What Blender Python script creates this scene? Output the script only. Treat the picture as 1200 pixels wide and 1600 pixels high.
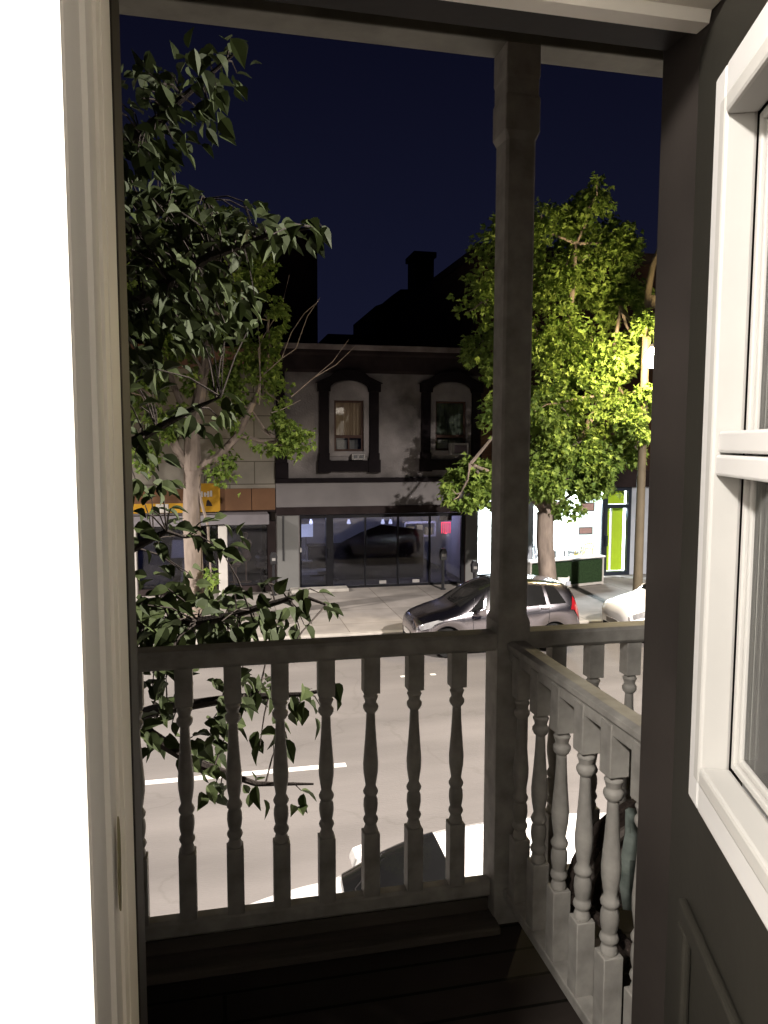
import bpy, bmesh, math, random
from mathutils import Vector, Matrix, noise
random.seed(7)
R = math.radians
for o in list(bpy.data.objects): bpy.data.objects.remove(o)
scene = bpy.context.scene
C = scene.collection

# ------------------------------------------------------------------ camera
EYE = 4.4                                    # eye height above the far pavement
DECK = EYE - 1.62                            # balcony floor level
FPX = 1190.0
YAW, PITCH, ROLL = 12.5, 5.2, -0.1
a, p, rr = R(YAW), R(PITCH), R(ROLL)
fwd = Vector((math.sin(a)*math.cos(p), math.cos(a)*math.cos(p), -math.sin(p)))
rgt = Vector((math.cos(a), -math.sin(a), 0)); up = rgt.cross(fwd)
rgt2 = rgt*math.cos(rr) - up*math.sin(rr); up2 = up*math.cos(rr) + rgt*math.sin(rr)
cd = bpy.data.cameras.new('camera'); cam = bpy.data.objects.new('camera', cd); C.objects.link(cam)
M3 = Matrix((rgt2, up2, -fwd)).transposed()
cam.matrix_world = Matrix.Translation((0, 0, EYE)) @ M3.to_4x4()
cd.sensor_fit = 'VERTICAL'; cd.sensor_height = 36; cd.lens = FPX/1600*36
cd.clip_start = 0.02; cd.clip_end = 1000
scene.camera = cam

def P(px, py, Y=None, X=None, Z=None):
    """point of the place seen at photo position (px, py) on a known plane"""
    d = fwd + rgt2*((px-600)/FPX) - up2*((py-800)/FPX)
    if Y is not None: t = Y/d.y
    elif X is not None: t = X/d.x
    else: t = (Z-EYE)/d.z
    q = d*t; return Vector((q.x, q.y, q.z+EYE))

# ------------------------------------------------------------------ world, exposure
w = bpy.data.worlds.new('World'); scene.world = w; w.use_nodes = True
nt = w.node_tree; nt.nodes.clear()
sky = nt.nodes.new('ShaderNodeTexSky'); sky.sky_type = 'NISHITA'; sky.sun_disc = False
sky.sun_elevation = R(-5.0); sky.sun_rotation = R(200); sky.altitude = 50
tint = nt.nodes.new('ShaderNodeMix'); tint.data_type = 'RGBA'; tint.blend_type = 'MULTIPLY'
tint.inputs[0].default_value = 1; tint.inputs[7].default_value = (0.3, 0.4, 1.0, 1)
add = nt.nodes.new('ShaderNodeMix'); add.data_type = 'RGBA'; add.blend_type = 'ADD'; add.inputs[0].default_value = 1
geo = nt.nodes.new('ShaderNodeTexCoord'); sep = nt.nodes.new('ShaderNodeSeparateXYZ'); nt.links.new(geo.outputs['Generated'], sep.inputs[0])
ramp = nt.nodes.new('ShaderNodeValToRGB'); ramp.color_ramp.elements[0].position = 0; ramp.color_ramp.elements[1].position = .55
ramp.color_ramp.elements[0].color = (.145, .17, .46, 1); ramp.color_ramp.elements[1].color = (.036, .038, .135, 1)
nt.links.new(sep.outputs['Z'], ramp.inputs[0]); nt.links.new(ramp.outputs[0], add.inputs[7])
bg = nt.nodes.new('ShaderNodeBackground'); bg.inputs[1].default_value = 0.06
wo = nt.nodes.new('ShaderNodeOutputWorld')
nt.links.new(sky.outputs[0], tint.inputs[6]); nt.links.new(tint.outputs[2], add.inputs[6])
nt.links.new(add.outputs[2], bg.inputs[0]); nt.links.new(bg.outputs[0], wo.inputs[0])
vs = scene.view_settings
vs.view_transform = 'Standard'; vs.look = 'None'; vs.gamma = 1; vs.exposure = 0.0; vs.use_curve_mapping = False
scene.cycles.use_denoising = True
scene.cycles.max_bounces = 7; scene.cycles.diffuse_bounces = 4; scene.cycles.transparent_max_bounces = 12
scene.cycles.sample_clamp_indirect = 4.0; scene.cycles.caustics_reflective = False; scene.cycles.caustics_refractive = False

def lamp(name, loc, power, color=(1, .85, .65), size=.08, kind='POINT', rot=None, sx=1, sy=1):
    l = bpy.data.lights.new(name, kind); l.energy = power; l.color = color
    if kind == 'AREA':
        l.shape = 'RECTANGLE'; l.size = sx; l.size_y = sy
    else: l.shadow_soft_size = size
    o = bpy.data.objects.new(name, l); C.objects.link(o); o.location = loc
    if rot: o.rotation_euler = rot
    return o
WARM = (1, .80, .62)
# the room behind the camera is lit by a lamp near the left end of the door wall
lamp('room_lamp', (-1.08, -0.45, EYE+1.22), 430, (1, .94, .87), .09)
# street lamps: the one in view, and two more of the row outside the frame
def street_light(loc, power, color, cone=164):
    l = bpy.data.lights.new('street_lamp_light', 'SPOT'); l.energy = power; l.color = color; l.shadow_soft_size = .15
    l.spot_size = R(cone); l.spot_blend = .42
    o = bpy.data.objects.new('street_lamp_light', l); C.objects.link(o); o.location = loc
street_light((9.5, 3.25, 9.4), 29000, (1, .91, .84))
street_light((-11.5, 15.0, 8.8), 26000, (1, .91, .84), 146)

# ------------------------------------------------------------------ materials
def mat(name, col, rough=.7, var=.15, scale=6.0, metal=0.0, bump=0.0, bscale=None, col2=None, detail=6, emit=None, spec=None, stretch=None, coat=0, bdist=.02):
    m = bpy.data.materials.new(name); m.use_nodes = True
    n = m.node_tree; b = n.nodes['Principled BSDF']
    b.inputs['Roughness'].default_value = rough; b.inputs['Metallic'].default_value = metal
    b.inputs['Specular IOR Level'].default_value = spec if spec is not None else (.5 if rough < .5 else .18)
    if coat: b.inputs['Coat Weight'].default_value = coat
    tc = n.nodes.new('ShaderNodeTexCoord'); mp = n.nodes.new('ShaderNodeMapping')
    if stretch: mp.inputs['Scale'].default_value = stretch
    n.links.new(tc.outputs['Object'], mp.inputs['Vector'])
    t = n.nodes.new('ShaderNodeTexNoise'); t.inputs['Scale'].default_value = scale; t.inputs['Detail'].default_value = detail
    n.links.new(mp.outputs[0], t.inputs['Vector'])
    r = n.nodes.new('ShaderNodeValToRGB'); r.color_ramp.elements[0].position = .3; r.color_ramp.elements[1].position = .7
    c1 = [c*(1-var) for c in col]; c2 = col2 if col2 else [min(1, c*(1+var)) for c in col]
    r.color_ramp.elements[0].color = (*c1, 1); r.color_ramp.elements[1].color = (*c2, 1)
    n.links.new(t.outputs['Fac'], r.inputs[0]); n.links.new(r.outputs[0], b.inputs['Base Color'])
    if bump:
        t2 = n.nodes.new('ShaderNodeTexNoise'); t2.inputs['Scale'].default_value = bscale or scale*6; t2.inputs['Detail'].default_value = 6
        n.links.new(mp.outputs[0], t2.inputs['Vector'])
        bp = n.nodes.new('ShaderNodeBump'); bp.inputs['Strength'].default_value = bump; bp.inputs['Distance'].default_value = bdist
        n.links.new(t2.outputs['Fac'], bp.inputs['Height']); n.links.new(bp.outputs[0], b.inputs['Normal'])
    if emit:
        b.inputs['Emission Color'].default_value = (*emit[0], 1); b.inputs['Emission Strength'].default_value = emit[1]
    return m

def leafmat(name, c1, c2, rough=.45, trans=.35):
    m = bpy.data.materials.new(name); m.use_nodes = True
    n = m.node_tree; b = n.nodes['Principled BSDF']; b.inputs['Roughness'].default_value = rough; b.inputs['Specular IOR Level'].default_value = .16
    g = n.nodes.new('ShaderNodeNewGeometry')
    r = n.nodes.new('ShaderNodeValToRGB'); r.color_ramp.elements[0].color = (*c1, 1); r.color_ramp.elements[1].color = (*c2, 1)
    n.links.new(g.outputs['Random Per Island'], r.inputs[0]); n.links.new(r.outputs[0], b.inputs['Base Color'])
    tr = n.nodes.new('ShaderNodeBsdfTranslucent'); n.links.new(r.outputs[0], tr.inputs[0])
    mx = n.nodes.new('ShaderNodeMixShader'); mx.inputs[0].default_value = trans
    n.links.new(b.outputs[0], mx.inputs[1]); n.links.new(tr.outputs[0], mx.inputs[2])
    n.links.new(mx.outputs[0], n.nodes['Material Output'].inputs[0])
    return m

def glassmat(name, tint=(1, 1, 1), refl=.10, rough=.02):
    m = bpy.data.materials.new(name); m.use_nodes = True; n = m.node_tree
    n.nodes.remove(n.nodes['Principled BSDF'])
    t = n.nodes.new('ShaderNodeBsdfTransparent'); t.inputs[0].default_value = (*tint, 1)
    g = n.nodes.new('ShaderNodeBsdfGlossy'); g.inputs['Roughness'].default_value = rough
    f = n.nodes.new('ShaderNodeFresnel'); f.inputs[0].default_value = 1.5
    ad = n.nodes.new('ShaderNodeMath'); ad.operation = 'ADD'; ad.inputs[1].default_value = refl; ad.use_clamp = True
    n.links.new(f.outputs[0], ad.inputs[0])
    mx = n.nodes.new('ShaderNodeMixShader'); n.links.new(ad.outputs[0], mx.inputs[0])
    n.links.new(t.outputs[0], mx.inputs[1]); n.links.new(g.outputs[0], mx.inputs[2])
    n.links.new(mx.outputs[0], n.nodes['Material Output'].inputs[0])
    return m

def brickmat(name, c1, c2, mortar, bw, bh, msize=.02, rough=.85, offset=.5, bump=.3, axis='XZ', noise_amt=.35, moffs=(0, 0, 0)):
    m = bpy.data.materials.new(name); m.use_nodes = True; n = m.node_tree; b = n.nodes['Principled BSDF']
    b.inputs['Roughness'].default_value = rough; b.inputs['Specular IOR Level'].default_value = .12
    tc = n.nodes.new('ShaderNodeTexCoord'); sp = n.nodes.new('ShaderNodeSeparateXYZ'); cb = n.nodes.new('ShaderNodeCombineXYZ')
    n.links.new(tc.outputs['Object'], sp.inputs[0]); n.links.new(sp.outputs['X'], cb.inputs[0])
    n.links.new(sp.outputs['Z' if axis == 'XZ' else 'Y'], cb.inputs[1])
    mp = n.nodes.new('ShaderNodeMapping'); mp.inputs['Location'].default_value = moffs
    n.links.new(cb.outputs[0], mp.inputs[0])
    k = n.nodes.new('ShaderNodeTexBrick'); k.offset = offset
    k.inputs['Color1'].default_value = (*c1, 1); k.inputs['Color2'].default_value = (*c2, 1); k.inputs['Mortar'].default_value = (*mortar, 1)
    k.inputs['Scale'].default_value = 1; k.inputs['Brick Width'].default_value = bw; k.inputs['Row Height'].default_value = bh
    k.inputs['Mortar Size'].default_value = msize
    n.links.new(mp.outputs[0], k.inputs['Vector'])
    t = n.nodes.new('ShaderNodeTexNoise'); t.inputs['Scale'].default_value = 1.3; t.inputs['Detail'].default_value = 7
    n.links.new(tc.outputs['Object'], t.inputs['Vector'])
    r = n.nodes.new('ShaderNodeValToRGB'); r.color_ramp.elements[0].position = .3; r.color_ramp.elements[1].position = .7
    r.color_ramp.elements[0].color = (1-noise_amt,)*3+(1,); r.color_ramp.elements[1].color = (1, 1, 1, 1)
    n.links.new(t.outputs['Fac'], r.inputs[0])
    mu = n.nodes.new('ShaderNodeMix'); mu.data_type = 'RGBA'; mu.blend_type = 'MULTIPLY'; mu.inputs[0].default_value = 1
    n.links.new(k.outputs['Color'], mu.inputs[6]); n.links.new(r.outputs[0], mu.inputs[7])
    n.links.new(mu.outputs[2], b.inputs['Base Color'])
    bp = n.nodes.new('ShaderNodeBump'); bp.inputs['Strength'].default_value = bump; bp.inputs['Distance'].default_value = .01; bp.invert = True
    n.links.new(k.outputs['Fac'], bp.inputs['Height']); n.links.new(bp.outputs[0], b.inputs['Normal'])
    return m

def glow(name, col, s):
    m = bpy.data.materials.new(name); m.use_nodes = True; b = m.node_tree.nodes['Principled BSDF']
    b.inputs['Base Color'].default_value = (*[c*.5 for c in col], 1)
    b.inputs['Emission Color'].default_value = (*col, 1); b.inputs['Emission Strength'].default_value = s
    return m

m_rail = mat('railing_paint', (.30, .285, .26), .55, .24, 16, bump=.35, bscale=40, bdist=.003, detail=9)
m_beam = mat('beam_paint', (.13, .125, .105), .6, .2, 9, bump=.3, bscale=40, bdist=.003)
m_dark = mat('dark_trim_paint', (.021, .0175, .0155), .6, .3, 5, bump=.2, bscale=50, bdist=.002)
m_door = mat('door_paint', (.021, .0195, .0155), .6, .1, 6, bump=.15, bscale=60, bdist=.002)
m_white = mat('white_paint', (.62, .61, .60), .45, .02, 5, bump=.05, bscale=60, bdist=.001)
m_wall = mat('interior_wall_paint', (.86, .83, .78), .85, .02, 4)
m_jamb = mat('jamb_paint', (.86, .82, .75), .5, .05, 5, bump=.1, bscale=50, stretch=(1, 1, .3), bdist=.001)
m_bead = mat('shade_grey_sash', (.46, .45, .43), .5, .05, 5)  # inner steps of the white window; their shade is put into the grey
m_reflect = mat('painted_reflection', (.66, .66, .61), .8, .2, 3, stretch=(9, 9, .15), col2=(.86, .86, .82))  # pale stripes painted to imitate a reflection in the door pane
m_groove = mat('dirty_groove', (.25, .22, .13), .9, .3, 12)
m_deck = brickmat('deck_boards', (.050, .040, .034), (.038, .031, .026), (.012, .01, .008), 3.0, .12, .006, .75, axis='XY', noise_amt=.6)
m_sill = mat('weathered_sill', (.075, .064, .054), .8, .35, 5, bump=.3, stretch=(.3, 3, 1))
m_glass = glassmat('window_glass', (.93, .95, .93), .05)
m_shopglass = glassmat('shop_glass', (.62, .64, .74), .015, .05)
m_clear = glassmat('clear_glass', (.95, .97, .96), .01)
m_carglass = mat('car_glass', (.010, .010, .010), .06, .1, 3, spec=.5)
m_asphalt = mat('asphalt', (.135, .125, .118), .85, .2, .8, stretch=(.3, 1.3, 1), bump=.4, bscale=55, detail=9)
def crack(m):
    n = m.node_tree; b = n.nodes['Principled BSDF']; src = b.inputs['Base Color'].links[0].from_socket
    tc = n.nodes.new('ShaderNodeTexCoord'); nz = n.nodes.new('ShaderNodeTexNoise'); nz.inputs['Scale'].default_value = 1.2; nz.inputs['Detail'].default_value = 6
    ad = n.nodes.new('ShaderNodeMix'); ad.data_type = 'RGBA'; ad.blend_type = 'ADD'; ad.inputs[0].default_value = .9
    n.links.new(tc.outputs['Object'], nz.inputs['Vector']); n.links.new(tc.outputs['Object'], ad.inputs[6]); n.links.new(nz.outputs['Color'], ad.inputs[7])
    v = n.nodes.new('ShaderNodeTexVoronoi'); v.feature = 'DISTANCE_TO_EDGE'; v.inputs['Scale'].default_value = .30; n.links.new(ad.outputs[2], v.inputs['Vector'])
    r = n.nodes.new('ShaderNodeValToRGB'); r.color_ramp.elements[0].position = .0; r.color_ramp.elements[1].position = .009
    r.color_ramp.elements[0].color = (.90, .90, .89, 1); r.color_ramp.elements[1].color = (1, 1, 1, 1); n.links.new(v.outputs['Distance'], r.inputs[0])
    mu = n.nodes.new('ShaderNodeMix'); mu.data_type = 'RGBA'; mu.blend_type = 'MULTIPLY'; mu.inputs[0].default_value = 1
    n.links.new(src, mu.inputs[6]); n.links.new(r.outputs[0], mu.inputs[7]); n.links.new(mu.outputs[2], b.inputs['Base Color'])
crack(m_asphalt)
m_side = brickmat('pavement_concrete', (.30, .275, .25), (.26, .24, .22), (.16, .14, .12), 1.5, 1.5, .012, .8, offset=0, bump=.25, axis='XY', noise_amt=.35)
m_kerb = mat('kerb_concrete', (.33, .31, .28), .8, .2, 3, bump=.2)
m_line = mat('road_paint', (.62, .60, .56), .6, .18, 8)
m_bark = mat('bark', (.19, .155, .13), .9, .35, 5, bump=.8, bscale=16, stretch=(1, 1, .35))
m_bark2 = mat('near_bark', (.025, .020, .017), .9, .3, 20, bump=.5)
m_twig = mat('bare_twig', (.26, .22, .20), .8, .15, 10)
m_black = mat('black_metal', (.014, .014, .016), .4, .2, 8)
m_black2 = mat('matte_black', (.010, .009, .009), .7, .2, 8)

# ------------------------------------------------------------------ mesh helpers
class MB:
    def __init__(s): s.v = []; s.f = []
    def box(s, x0, x1, y0, y1, z0, z1):
        i = len(s.v)
        s.v += [(x0,y0,z0),(x1,y0,z0),(x1,y1,z0),(x0,y1,z0),(x0,y0,z1),(x1,y0,z1),(x1,y1,z1),(x0,y1,z1)]
        s.f += [(i,i+3,i+2,i+1),(i+4,i+5,i+6,i+7),(i,i+1,i+5,i+4),(i+1,i+2,i+6,i+5),(i+2,i+3,i+7,i+6),(i+3,i,i+4,i+7)]
        return s
    def prism(s, pts, y0, y1, axis='y'):
        """outline pts (u, w) extruded from y0 to y1"""
        i = len(s.v); n = len(pts)
        mk = {'y': lambda u, w, t: (u, t, w), 'x': lambda u, w, t: (t, u, w), 'z': lambda u, w, t: (u, w, t)}[axis]
        s.v += [mk(u, w, y0) for u, w in pts] + [mk(u, w, y1) for u, w in pts]
        s.f += [tuple(range(i, i+n)), tuple(range(i+2*n-1, i+n-1, -1))]
        for k in range(n):
            j = (k+1) % n; s.f.append((i+k, i+n+k, i+n+j, i+j))
        return s
    def lathe(s, prof, cx=0, cy=0, seg=14, square=None):
        """prof: (z, r); square: set of indices drawn square"""
        i = len(s.v)
        for k, (z, r) in enumerate(prof):
            for q in range(seg):
                t = 2*math.pi*(q+.5)/seg; s.v.append((cx+r*math.cos(t), cy+r*math.sin(t), z))
        for k in range(len(prof)-1):
            for q in range(seg):
                q2 = (q+1) % seg
                s.f.append((i+k*seg+q, i+k*seg+q2, i+(k+1)*seg+q2, i+(k+1)*seg+q))
        s.f.append(tuple(i+q for q in range(seg))[::-1]); s.f.append(tuple(i+(len(prof)-1)*seg+q for q in range(seg)))
        return s
    def tube(s, pts, rads, seg=8):
        pts = [Vector(q) for q in pts]
        if not hasattr(rads, '__len__'): rads = [rads]*len(pts)
        i = len(s.v); n = len(pts); ref = Vector((0.31, .17, .93)).normalized()
        for k in range(n):
            d = (pts[min(k+1, n-1)]-pts[max(k-1, 0)]).normalized()
            u = d.cross(ref)
            if u.length < .05: u = d.cross(Vector((1, 0, 0)))
            u.normalize(); v = d.cross(u)
            for q in range(seg):
                t = 2*math.pi*q/seg; s.v.append(tuple(pts[k]+(u*math.cos(t)+v*math.sin(t))*rads[k]))
        for k in range(n-1):
            for q in range(seg):
                q2 = (q+1) % seg; s.f.append((i+k*seg+q, i+k*seg+q2, i+(k+1)*seg+q2, i+(k+1)*seg+q))
        s.f.append(tuple(i+q for q in range(seg))[::-1]); s.f.append(tuple(i+(n-1)*seg+q for q in range(seg)))
        return s
    def build(s, name, m, parent=None, bevel=0, smooth=False, fix=True, loc=None):
        me = bpy.data.meshes.new(name); me.from_pydata([tuple(q) for q in s.v], [], s.f); me.update()
        if fix:
            bm = bmesh.new(); bm.from_mesh(me); bmesh.ops.recalc_face_normals(bm, faces=bm.faces); bm.to_mesh(me); bm.free()
        o = bpy.data.objects.new(name, me); C.objects.link(o)
        if m: me.materials.append(m)
        if parent: o.parent = parent
        if loc: o.location = loc
        if bevel:
            b = o.modifiers.new('bevel', 'BEVEL'); b.width = bevel; b.segments = 2; b.limit_method = 'ANGLE'; b.angle_limit = R(40)
        if smooth:
            for pl in me.polygons: pl.use_smooth = True
            try: me.set_sharp_from_angle(angle=R(38))
            except Exception: pass
        return o

def thing(name, label, cat, loc=(0, 0, 0), rotz=0, group=None):
    o = bpy.data.objects.new(name, None); C.objects.link(o); o.location = loc; o.rotation_euler = (0, 0, rotz)
    o.empty_display_size = .1
    o['label'] = label; o['category'] = cat
    if group: o['group'] = group
    return o
def tag(o, label, cat, group=None, kind=None):
    o['label'] = label; o['category'] = cat
    if group: o['group'] = group
    if kind: o['kind'] = kind
    return o
def struct(o): o['kind'] = 'structure'; return o
def dup(root, loc, rotz=None, label=None):
    r = root.copy(); C.objects.link(r); r.location = loc
    if rotz is not None: r.rotation_euler = (0, 0, rotz)
    if label: r['label'] = label
    def kids(src, dst):
        for ch in [q for q in bpy.data.objects if q.parent == src]:
            c = ch.copy(); C.objects.link(c); c.parent = dst; kids(ch, c)
    kids(root, r); return r
def wall_holes(mb, x0, x1, z0, z1, y0, y1, holes):
    xs = sorted({x0, x1, *[h[0] for h in holes], *[h[1] for h in holes]}); zs = sorted({z0, z1, *[h[2] for h in holes], *[h[3] for h in holes]})
    for i in range(len(xs)-1):
        run = None
        for j in range(len(zs)-1):
            cx, cz = (xs[i]+xs[i+1])/2, (zs[j]+zs[j+1])/2
            inh = any(h[0] < cx < h[1] and h[2] < cz < h[3] for h in holes)
            if not inh:
                if run is None: run = zs[j]
                if j == len(zs)-2: mb.box(xs[i], xs[i+1], y0, y1, run, zs[j+1])
            elif run is not None:
                mb.box(xs[i], xs[i+1], y0, y1, run, zs[j]); run = None
    return mb

# ------------------------------------------------------------------ ground
ROAD = -0.13; KFAR = 16.98; KNEAR = 3.95
def sheet(name, x0, x1, y0, y1, z, m):
    return struct(MB().box(x0, x1, y0, y1, z-.3, z).build(name, m))
g = MB(); g.v = [(-300,-60,-.45),(300,-60,-.45),(300,400,-.45),(-300,400,-.45)]; g.f = [(0,1,2,3)]
struct(g.build('ground', m_asphalt))
sheet('road', -90, 120, KNEAR, KFAR, ROAD, m_asphalt)
sheet('far_pavement', -90, 120, KFAR+.18, 40, 0.0, m_side)
sheet('near_pavement', -90, 120, 1.05, KNEAR-.18, 0.0, m_side)
struct(MB().box(-90, 120, KFAR, KFAR+.178, -.4, .006).build('kerb', m_kerb, bevel=.02))
struct(MB().box(-90, 120, KNEAR-.178, KNEAR, -.4, .006).build('kerb', m_kerb, bevel=.02))
mk = MB()
for x0, x1 in ((-3.6, 1.73), (-11.4, -7.5)): mk.box(x0, x1, 10.19, 10.32, ROAD, ROAD+.004)
for x0, x1 in ((3.45, 3.85), (4.05, 4.16)): mk.box(x0, x1, 14.0, 14.09, ROAD, ROAD+.004)
struct(mk.build('road_markings', m_line))

# ------------------------------------------------------------------ our side: house wall, door frame, door leaf
YI, YH, YJ, YE = .70, .925, .997, .99           # interior face, end of jamb, exterior face
XL, XR = -.116, .62                    # opening
ZH = EYE + .527                        # underside of the head
CEIL = EYE + 1.42
house = thing('house', 'white interior wall and door frame of the house in the foreground', 'house')
wb = MB(); wb.box(-2.3, XL-.0008, YI-.003, YI-.0003, DECK-.2, CEIL+.6); wb.box(-2.3, XL-.07, YI, YE, DECK-.2, CEIL+.6); wb.box(XR+.05, 7.4, YI, YE, DECK-.2, CEIL+.6); wb.box(XL-.07, XR+.05, YI, YE, ZH+.07, CEIL+.6)
wb.box(XL-.07, XR+.05, YI, YE, DECK-.2, DECK-.03)
wb.build('wall', m_wall, house)
rm = MB(); rm.box(-2.42, -2.3, -3.4, YI, DECK, CEIL); rm.box(1.9, 2.0, -3.4, YI, DECK, CEIL); rm.box(-2.42, 2.0, -3.5, -3.4, DECK, CEIL)
rm.build('room_wall', mat('room_paint', (.62, .61, .58), .9, .03, 3), house)
MB().box(-2.42, 2.0, -3.5, YI, CEIL, CEIL+.1).build('room_ceiling', mat('ceiling_paint', (.22, .21, .20), .9, .03, 3), house)
MB().box(-2.42, 2.0, -3.5, YI, DECK-.15, DECK).build('room_floor', mat('wood_floor', (.06, .04, .03), .5, .3, 5, stretch=(1, 6, 1)), house)
# jamb on the left: stepped profile in (y, x)
df = MB()
prof = [(YI+.001, XL-.068), (YI+.001, XL-.005), (YI+.008, XL), (YI+.040, XL), (YI+.046, XL-.004), (YI+.118, XL-.004), (YI+.123, XL+.001), (YI+.168, XL+.001),
        (YI+.171, XL-.011), (YI+.179, XL-.011), (YI+.182, XL+.003), (YI+.205, XL+.004), (YI+.208, XL-.007), (YI+.214, XL-.007), (YI+.218, XL+.004), (YJ, XL+.004), (YJ, XL-.068)]
i0 = len(df.v); df.prism([(y, x) for y, x in prof], DECK, ZH+.06, 'z')
df.v = [(v[1], v[0], v[2]) for v in df.v]
df.build('door_frame', m_jamb, house)
hd = MB(); prof2 = [(YI, .066), (YI, .062), (YI+.03, .058), (YH-.075, .052), (YH-.072, .018), (YH-.03, .014), (YH-.026, .0), (YH, .0), (YH, .066)]
hd.prism([(y, ZH+z) for y, z in prof2], XL+.0055, XR-.002, 'x')
hd.build('door_head', m_jamb, house)
et = MB(); et.box(XL-.068, XL+.006, YJ+.002, 1.088, DECK, ZH+.10); et.build('exterior_frame', m_dark, house, bevel=.003)
eh = MB(); eh.box(XL+.007, XR-.002, YH+.002, YE+.004, ZH+.012, ZH+.066); eh.build('exterior_head', m_dark, house)
rj = MB(); rj.box(XR, XR+.048, YI, 1.006, DECK, ZH+.066); rj.build('right_jamb', m_dark, house, bevel=.003)
th = MB().box(XL-.003, XR-.002, YI, YE+.004, DECK-.028, DECK+.012).build('threshold', m_sill, house, bevel=.004)
# damaged patch of the jamb
ch = MB(); cp = P(186, 1350, X=XL+.0045); pts = []
for k in range(12):
    t = 2*math.pi*k/12; pts.append((cp.y+.011*math.cos(t)*(1+.3*math.sin(2*t)), cp.z+.055*math.sin(t)))
ch.prism(pts, XL+.0042, XL+.0055, 'x'); ch.build('chipped_patch', m_groove, house)
# exterior siding (faces the street and the neighbour balcony)
ex = MB()
for k in range(30):
    z = DECK-.1+k*.115
    for xa, xb in ((-2.3, XL-.075), (XR+.055, 7.4)): ex.prism([(YE+.001, z), (YE+.022, z+.001), (YE+.008, z+.113), (YE+.001, z+.113)], xa, xb, 'x')
ex.build('siding', mat('siding_paint', (.07, .065, .06), .6, .1, 5), house)

# door leaf, swung into the room
door = bpy.data.objects.new('door', None); C.objects.link(door); door.parent = house
door.location = (XR+.0034, .933, 0); door.rotation_euler = (0, 0, R(-110)); door['label'] = 'open dark grey door leaf with tall white framed window'
s0, s1, wz0, wz1 = .185, .60, EYE-.405, EYE+.385
lf = MB(); wall_holes(lf, .02, .70, DECK+.02, EYE+.505, 0, .042, [(s0, s1, wz0, wz1)]); lf.build('leaf', m_door, door)
pm = MB()
for (x0, x1, z0, z1) in ((.115, .62, EYE-.612, EYE-.582), (.115, .62, DECK+.14, DECK+.17), (.115, .145, DECK+.17, EYE-.612), (.59, .62, DECK+.17, EYE-.612)):
    pm.box(x0, x1, -.012, -.0005, z0, z1)
pm.build('panel_moulding', m_door, door, bevel=.004)
def frame(mb, x0, x1, z0, z1, w_, y0, y1):
    mb.box(x0, x0+w_, y0, y1, z0, z1); mb.box(x1-w_, x1, y0, y1, z0, z1)
    mb.box(x0+w_, x1-w_, y0, y1, z0, z0+w_); mb.box(x0+w_, x1-w_, y0, y1, z1-w_, z1)
f1 = MB(); frame(f1, .156, .63, EYE-.427, EYE+.405, .040, -.016, -.0006)
fr = f1.build('window_frame', m_white, door, bevel=.004)
f2 = MB(); frame(f2, .1965, .5895, EYE-.3865, EYE+.3645, .022, -.022, .012); f2.build('inner_moulding', m_bead, fr, bevel=.004)
f3 = MB(); frame(f3, .219, .567, EYE-.364, EYE+.342, .009, .012, .034); frame(f3, .2285, .5575, EYE-.3545, EYE+.3325, .008, .016, .040); f3.build('glazing_bead', m_bead, fr, bevel=.002)
f4 = MB(); f4.box(.2195, .5665, -.016, .009, EYE-.010, EYE+.013); f4.box(.2195, .5665, -.018, .009, EYE-.035, EYE-.0125); f4.build('meeting_rail', m_white, fr, bevel=.003)
MB().box(.237, .549, .020, .023, EYE-.346, EYE+.324).build('pane', m_glass, fr)
# storm sash on the outer face of the leaf
f5 = MB(); frame(f5, .262, .524, EYE-.33, EYE-.215, .018, .046, .062); frame(f5, .262, .524, EYE-.157, EYE+.12, .014, .046, .062)
f5.box(.262, .524, .046, .062, EYE-.213, EYE-.159); frame(f5, .262, .524, EYE+.123, EYE+.30, .02, .046, .062)
f5.build('storm_sash', m_bead, fr, bevel=.002)
f6 = MB(); frame(f6, .186, .599, EYE-.404, EYE+.384, .074, .036, .0445); f6.build('storm_frame', m_bead, fr, bevel=.002)
MB().box(.20, .60, .066, .070, EYE-.40, EYE+.38).build('pane_backing', m_reflect, fr)  # made-up sheet behind the pane, carries the painted reflection
for z in (EYE-.235, EYE-.295): MB().box(.284, .292, .040, .046, z-.006, z+.006).build('clip', m_rail, fr)

# ------------------------------------------------------------------ balcony
YR = 2.345                             # centre plane of the street railing
balcony = thing('balcony', 'dark wooden porch balcony deck with grey overhead beam', 'balcony')
MB().box(-2.2, 7.4, YE+.03, YR+.16, DECK-.12, DECK).build('deck', m_deck, balcony)  # deck, beam and siding run on unseen to the right, to shut out lamplight
MB().box(-2.2, .895, YR-.11, YR+.02, DECK+.0005, DECK+.03).build('edge_sill', m_sill, balcony, bevel=.008)
MB().box(-2.2, .883, YR-.012, YR+.018, DECK+.031, EYE-1.543).build('kick_board', m_sill, balcony)
MB().box(-2.2, 7.4, YR+.162, YR+.19, DECK-.25, DECK+.01).build('fascia', m_rail, balcony)
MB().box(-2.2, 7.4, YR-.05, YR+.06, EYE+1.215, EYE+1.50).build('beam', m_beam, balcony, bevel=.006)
MB().box(-2.2, 7.4, YE+.03, YR+.5, EYE+1.502, EYE+1.56).build('porch_ceiling', m_dark, balcony)  # overhang and long right run extended out of view to block street light
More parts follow.
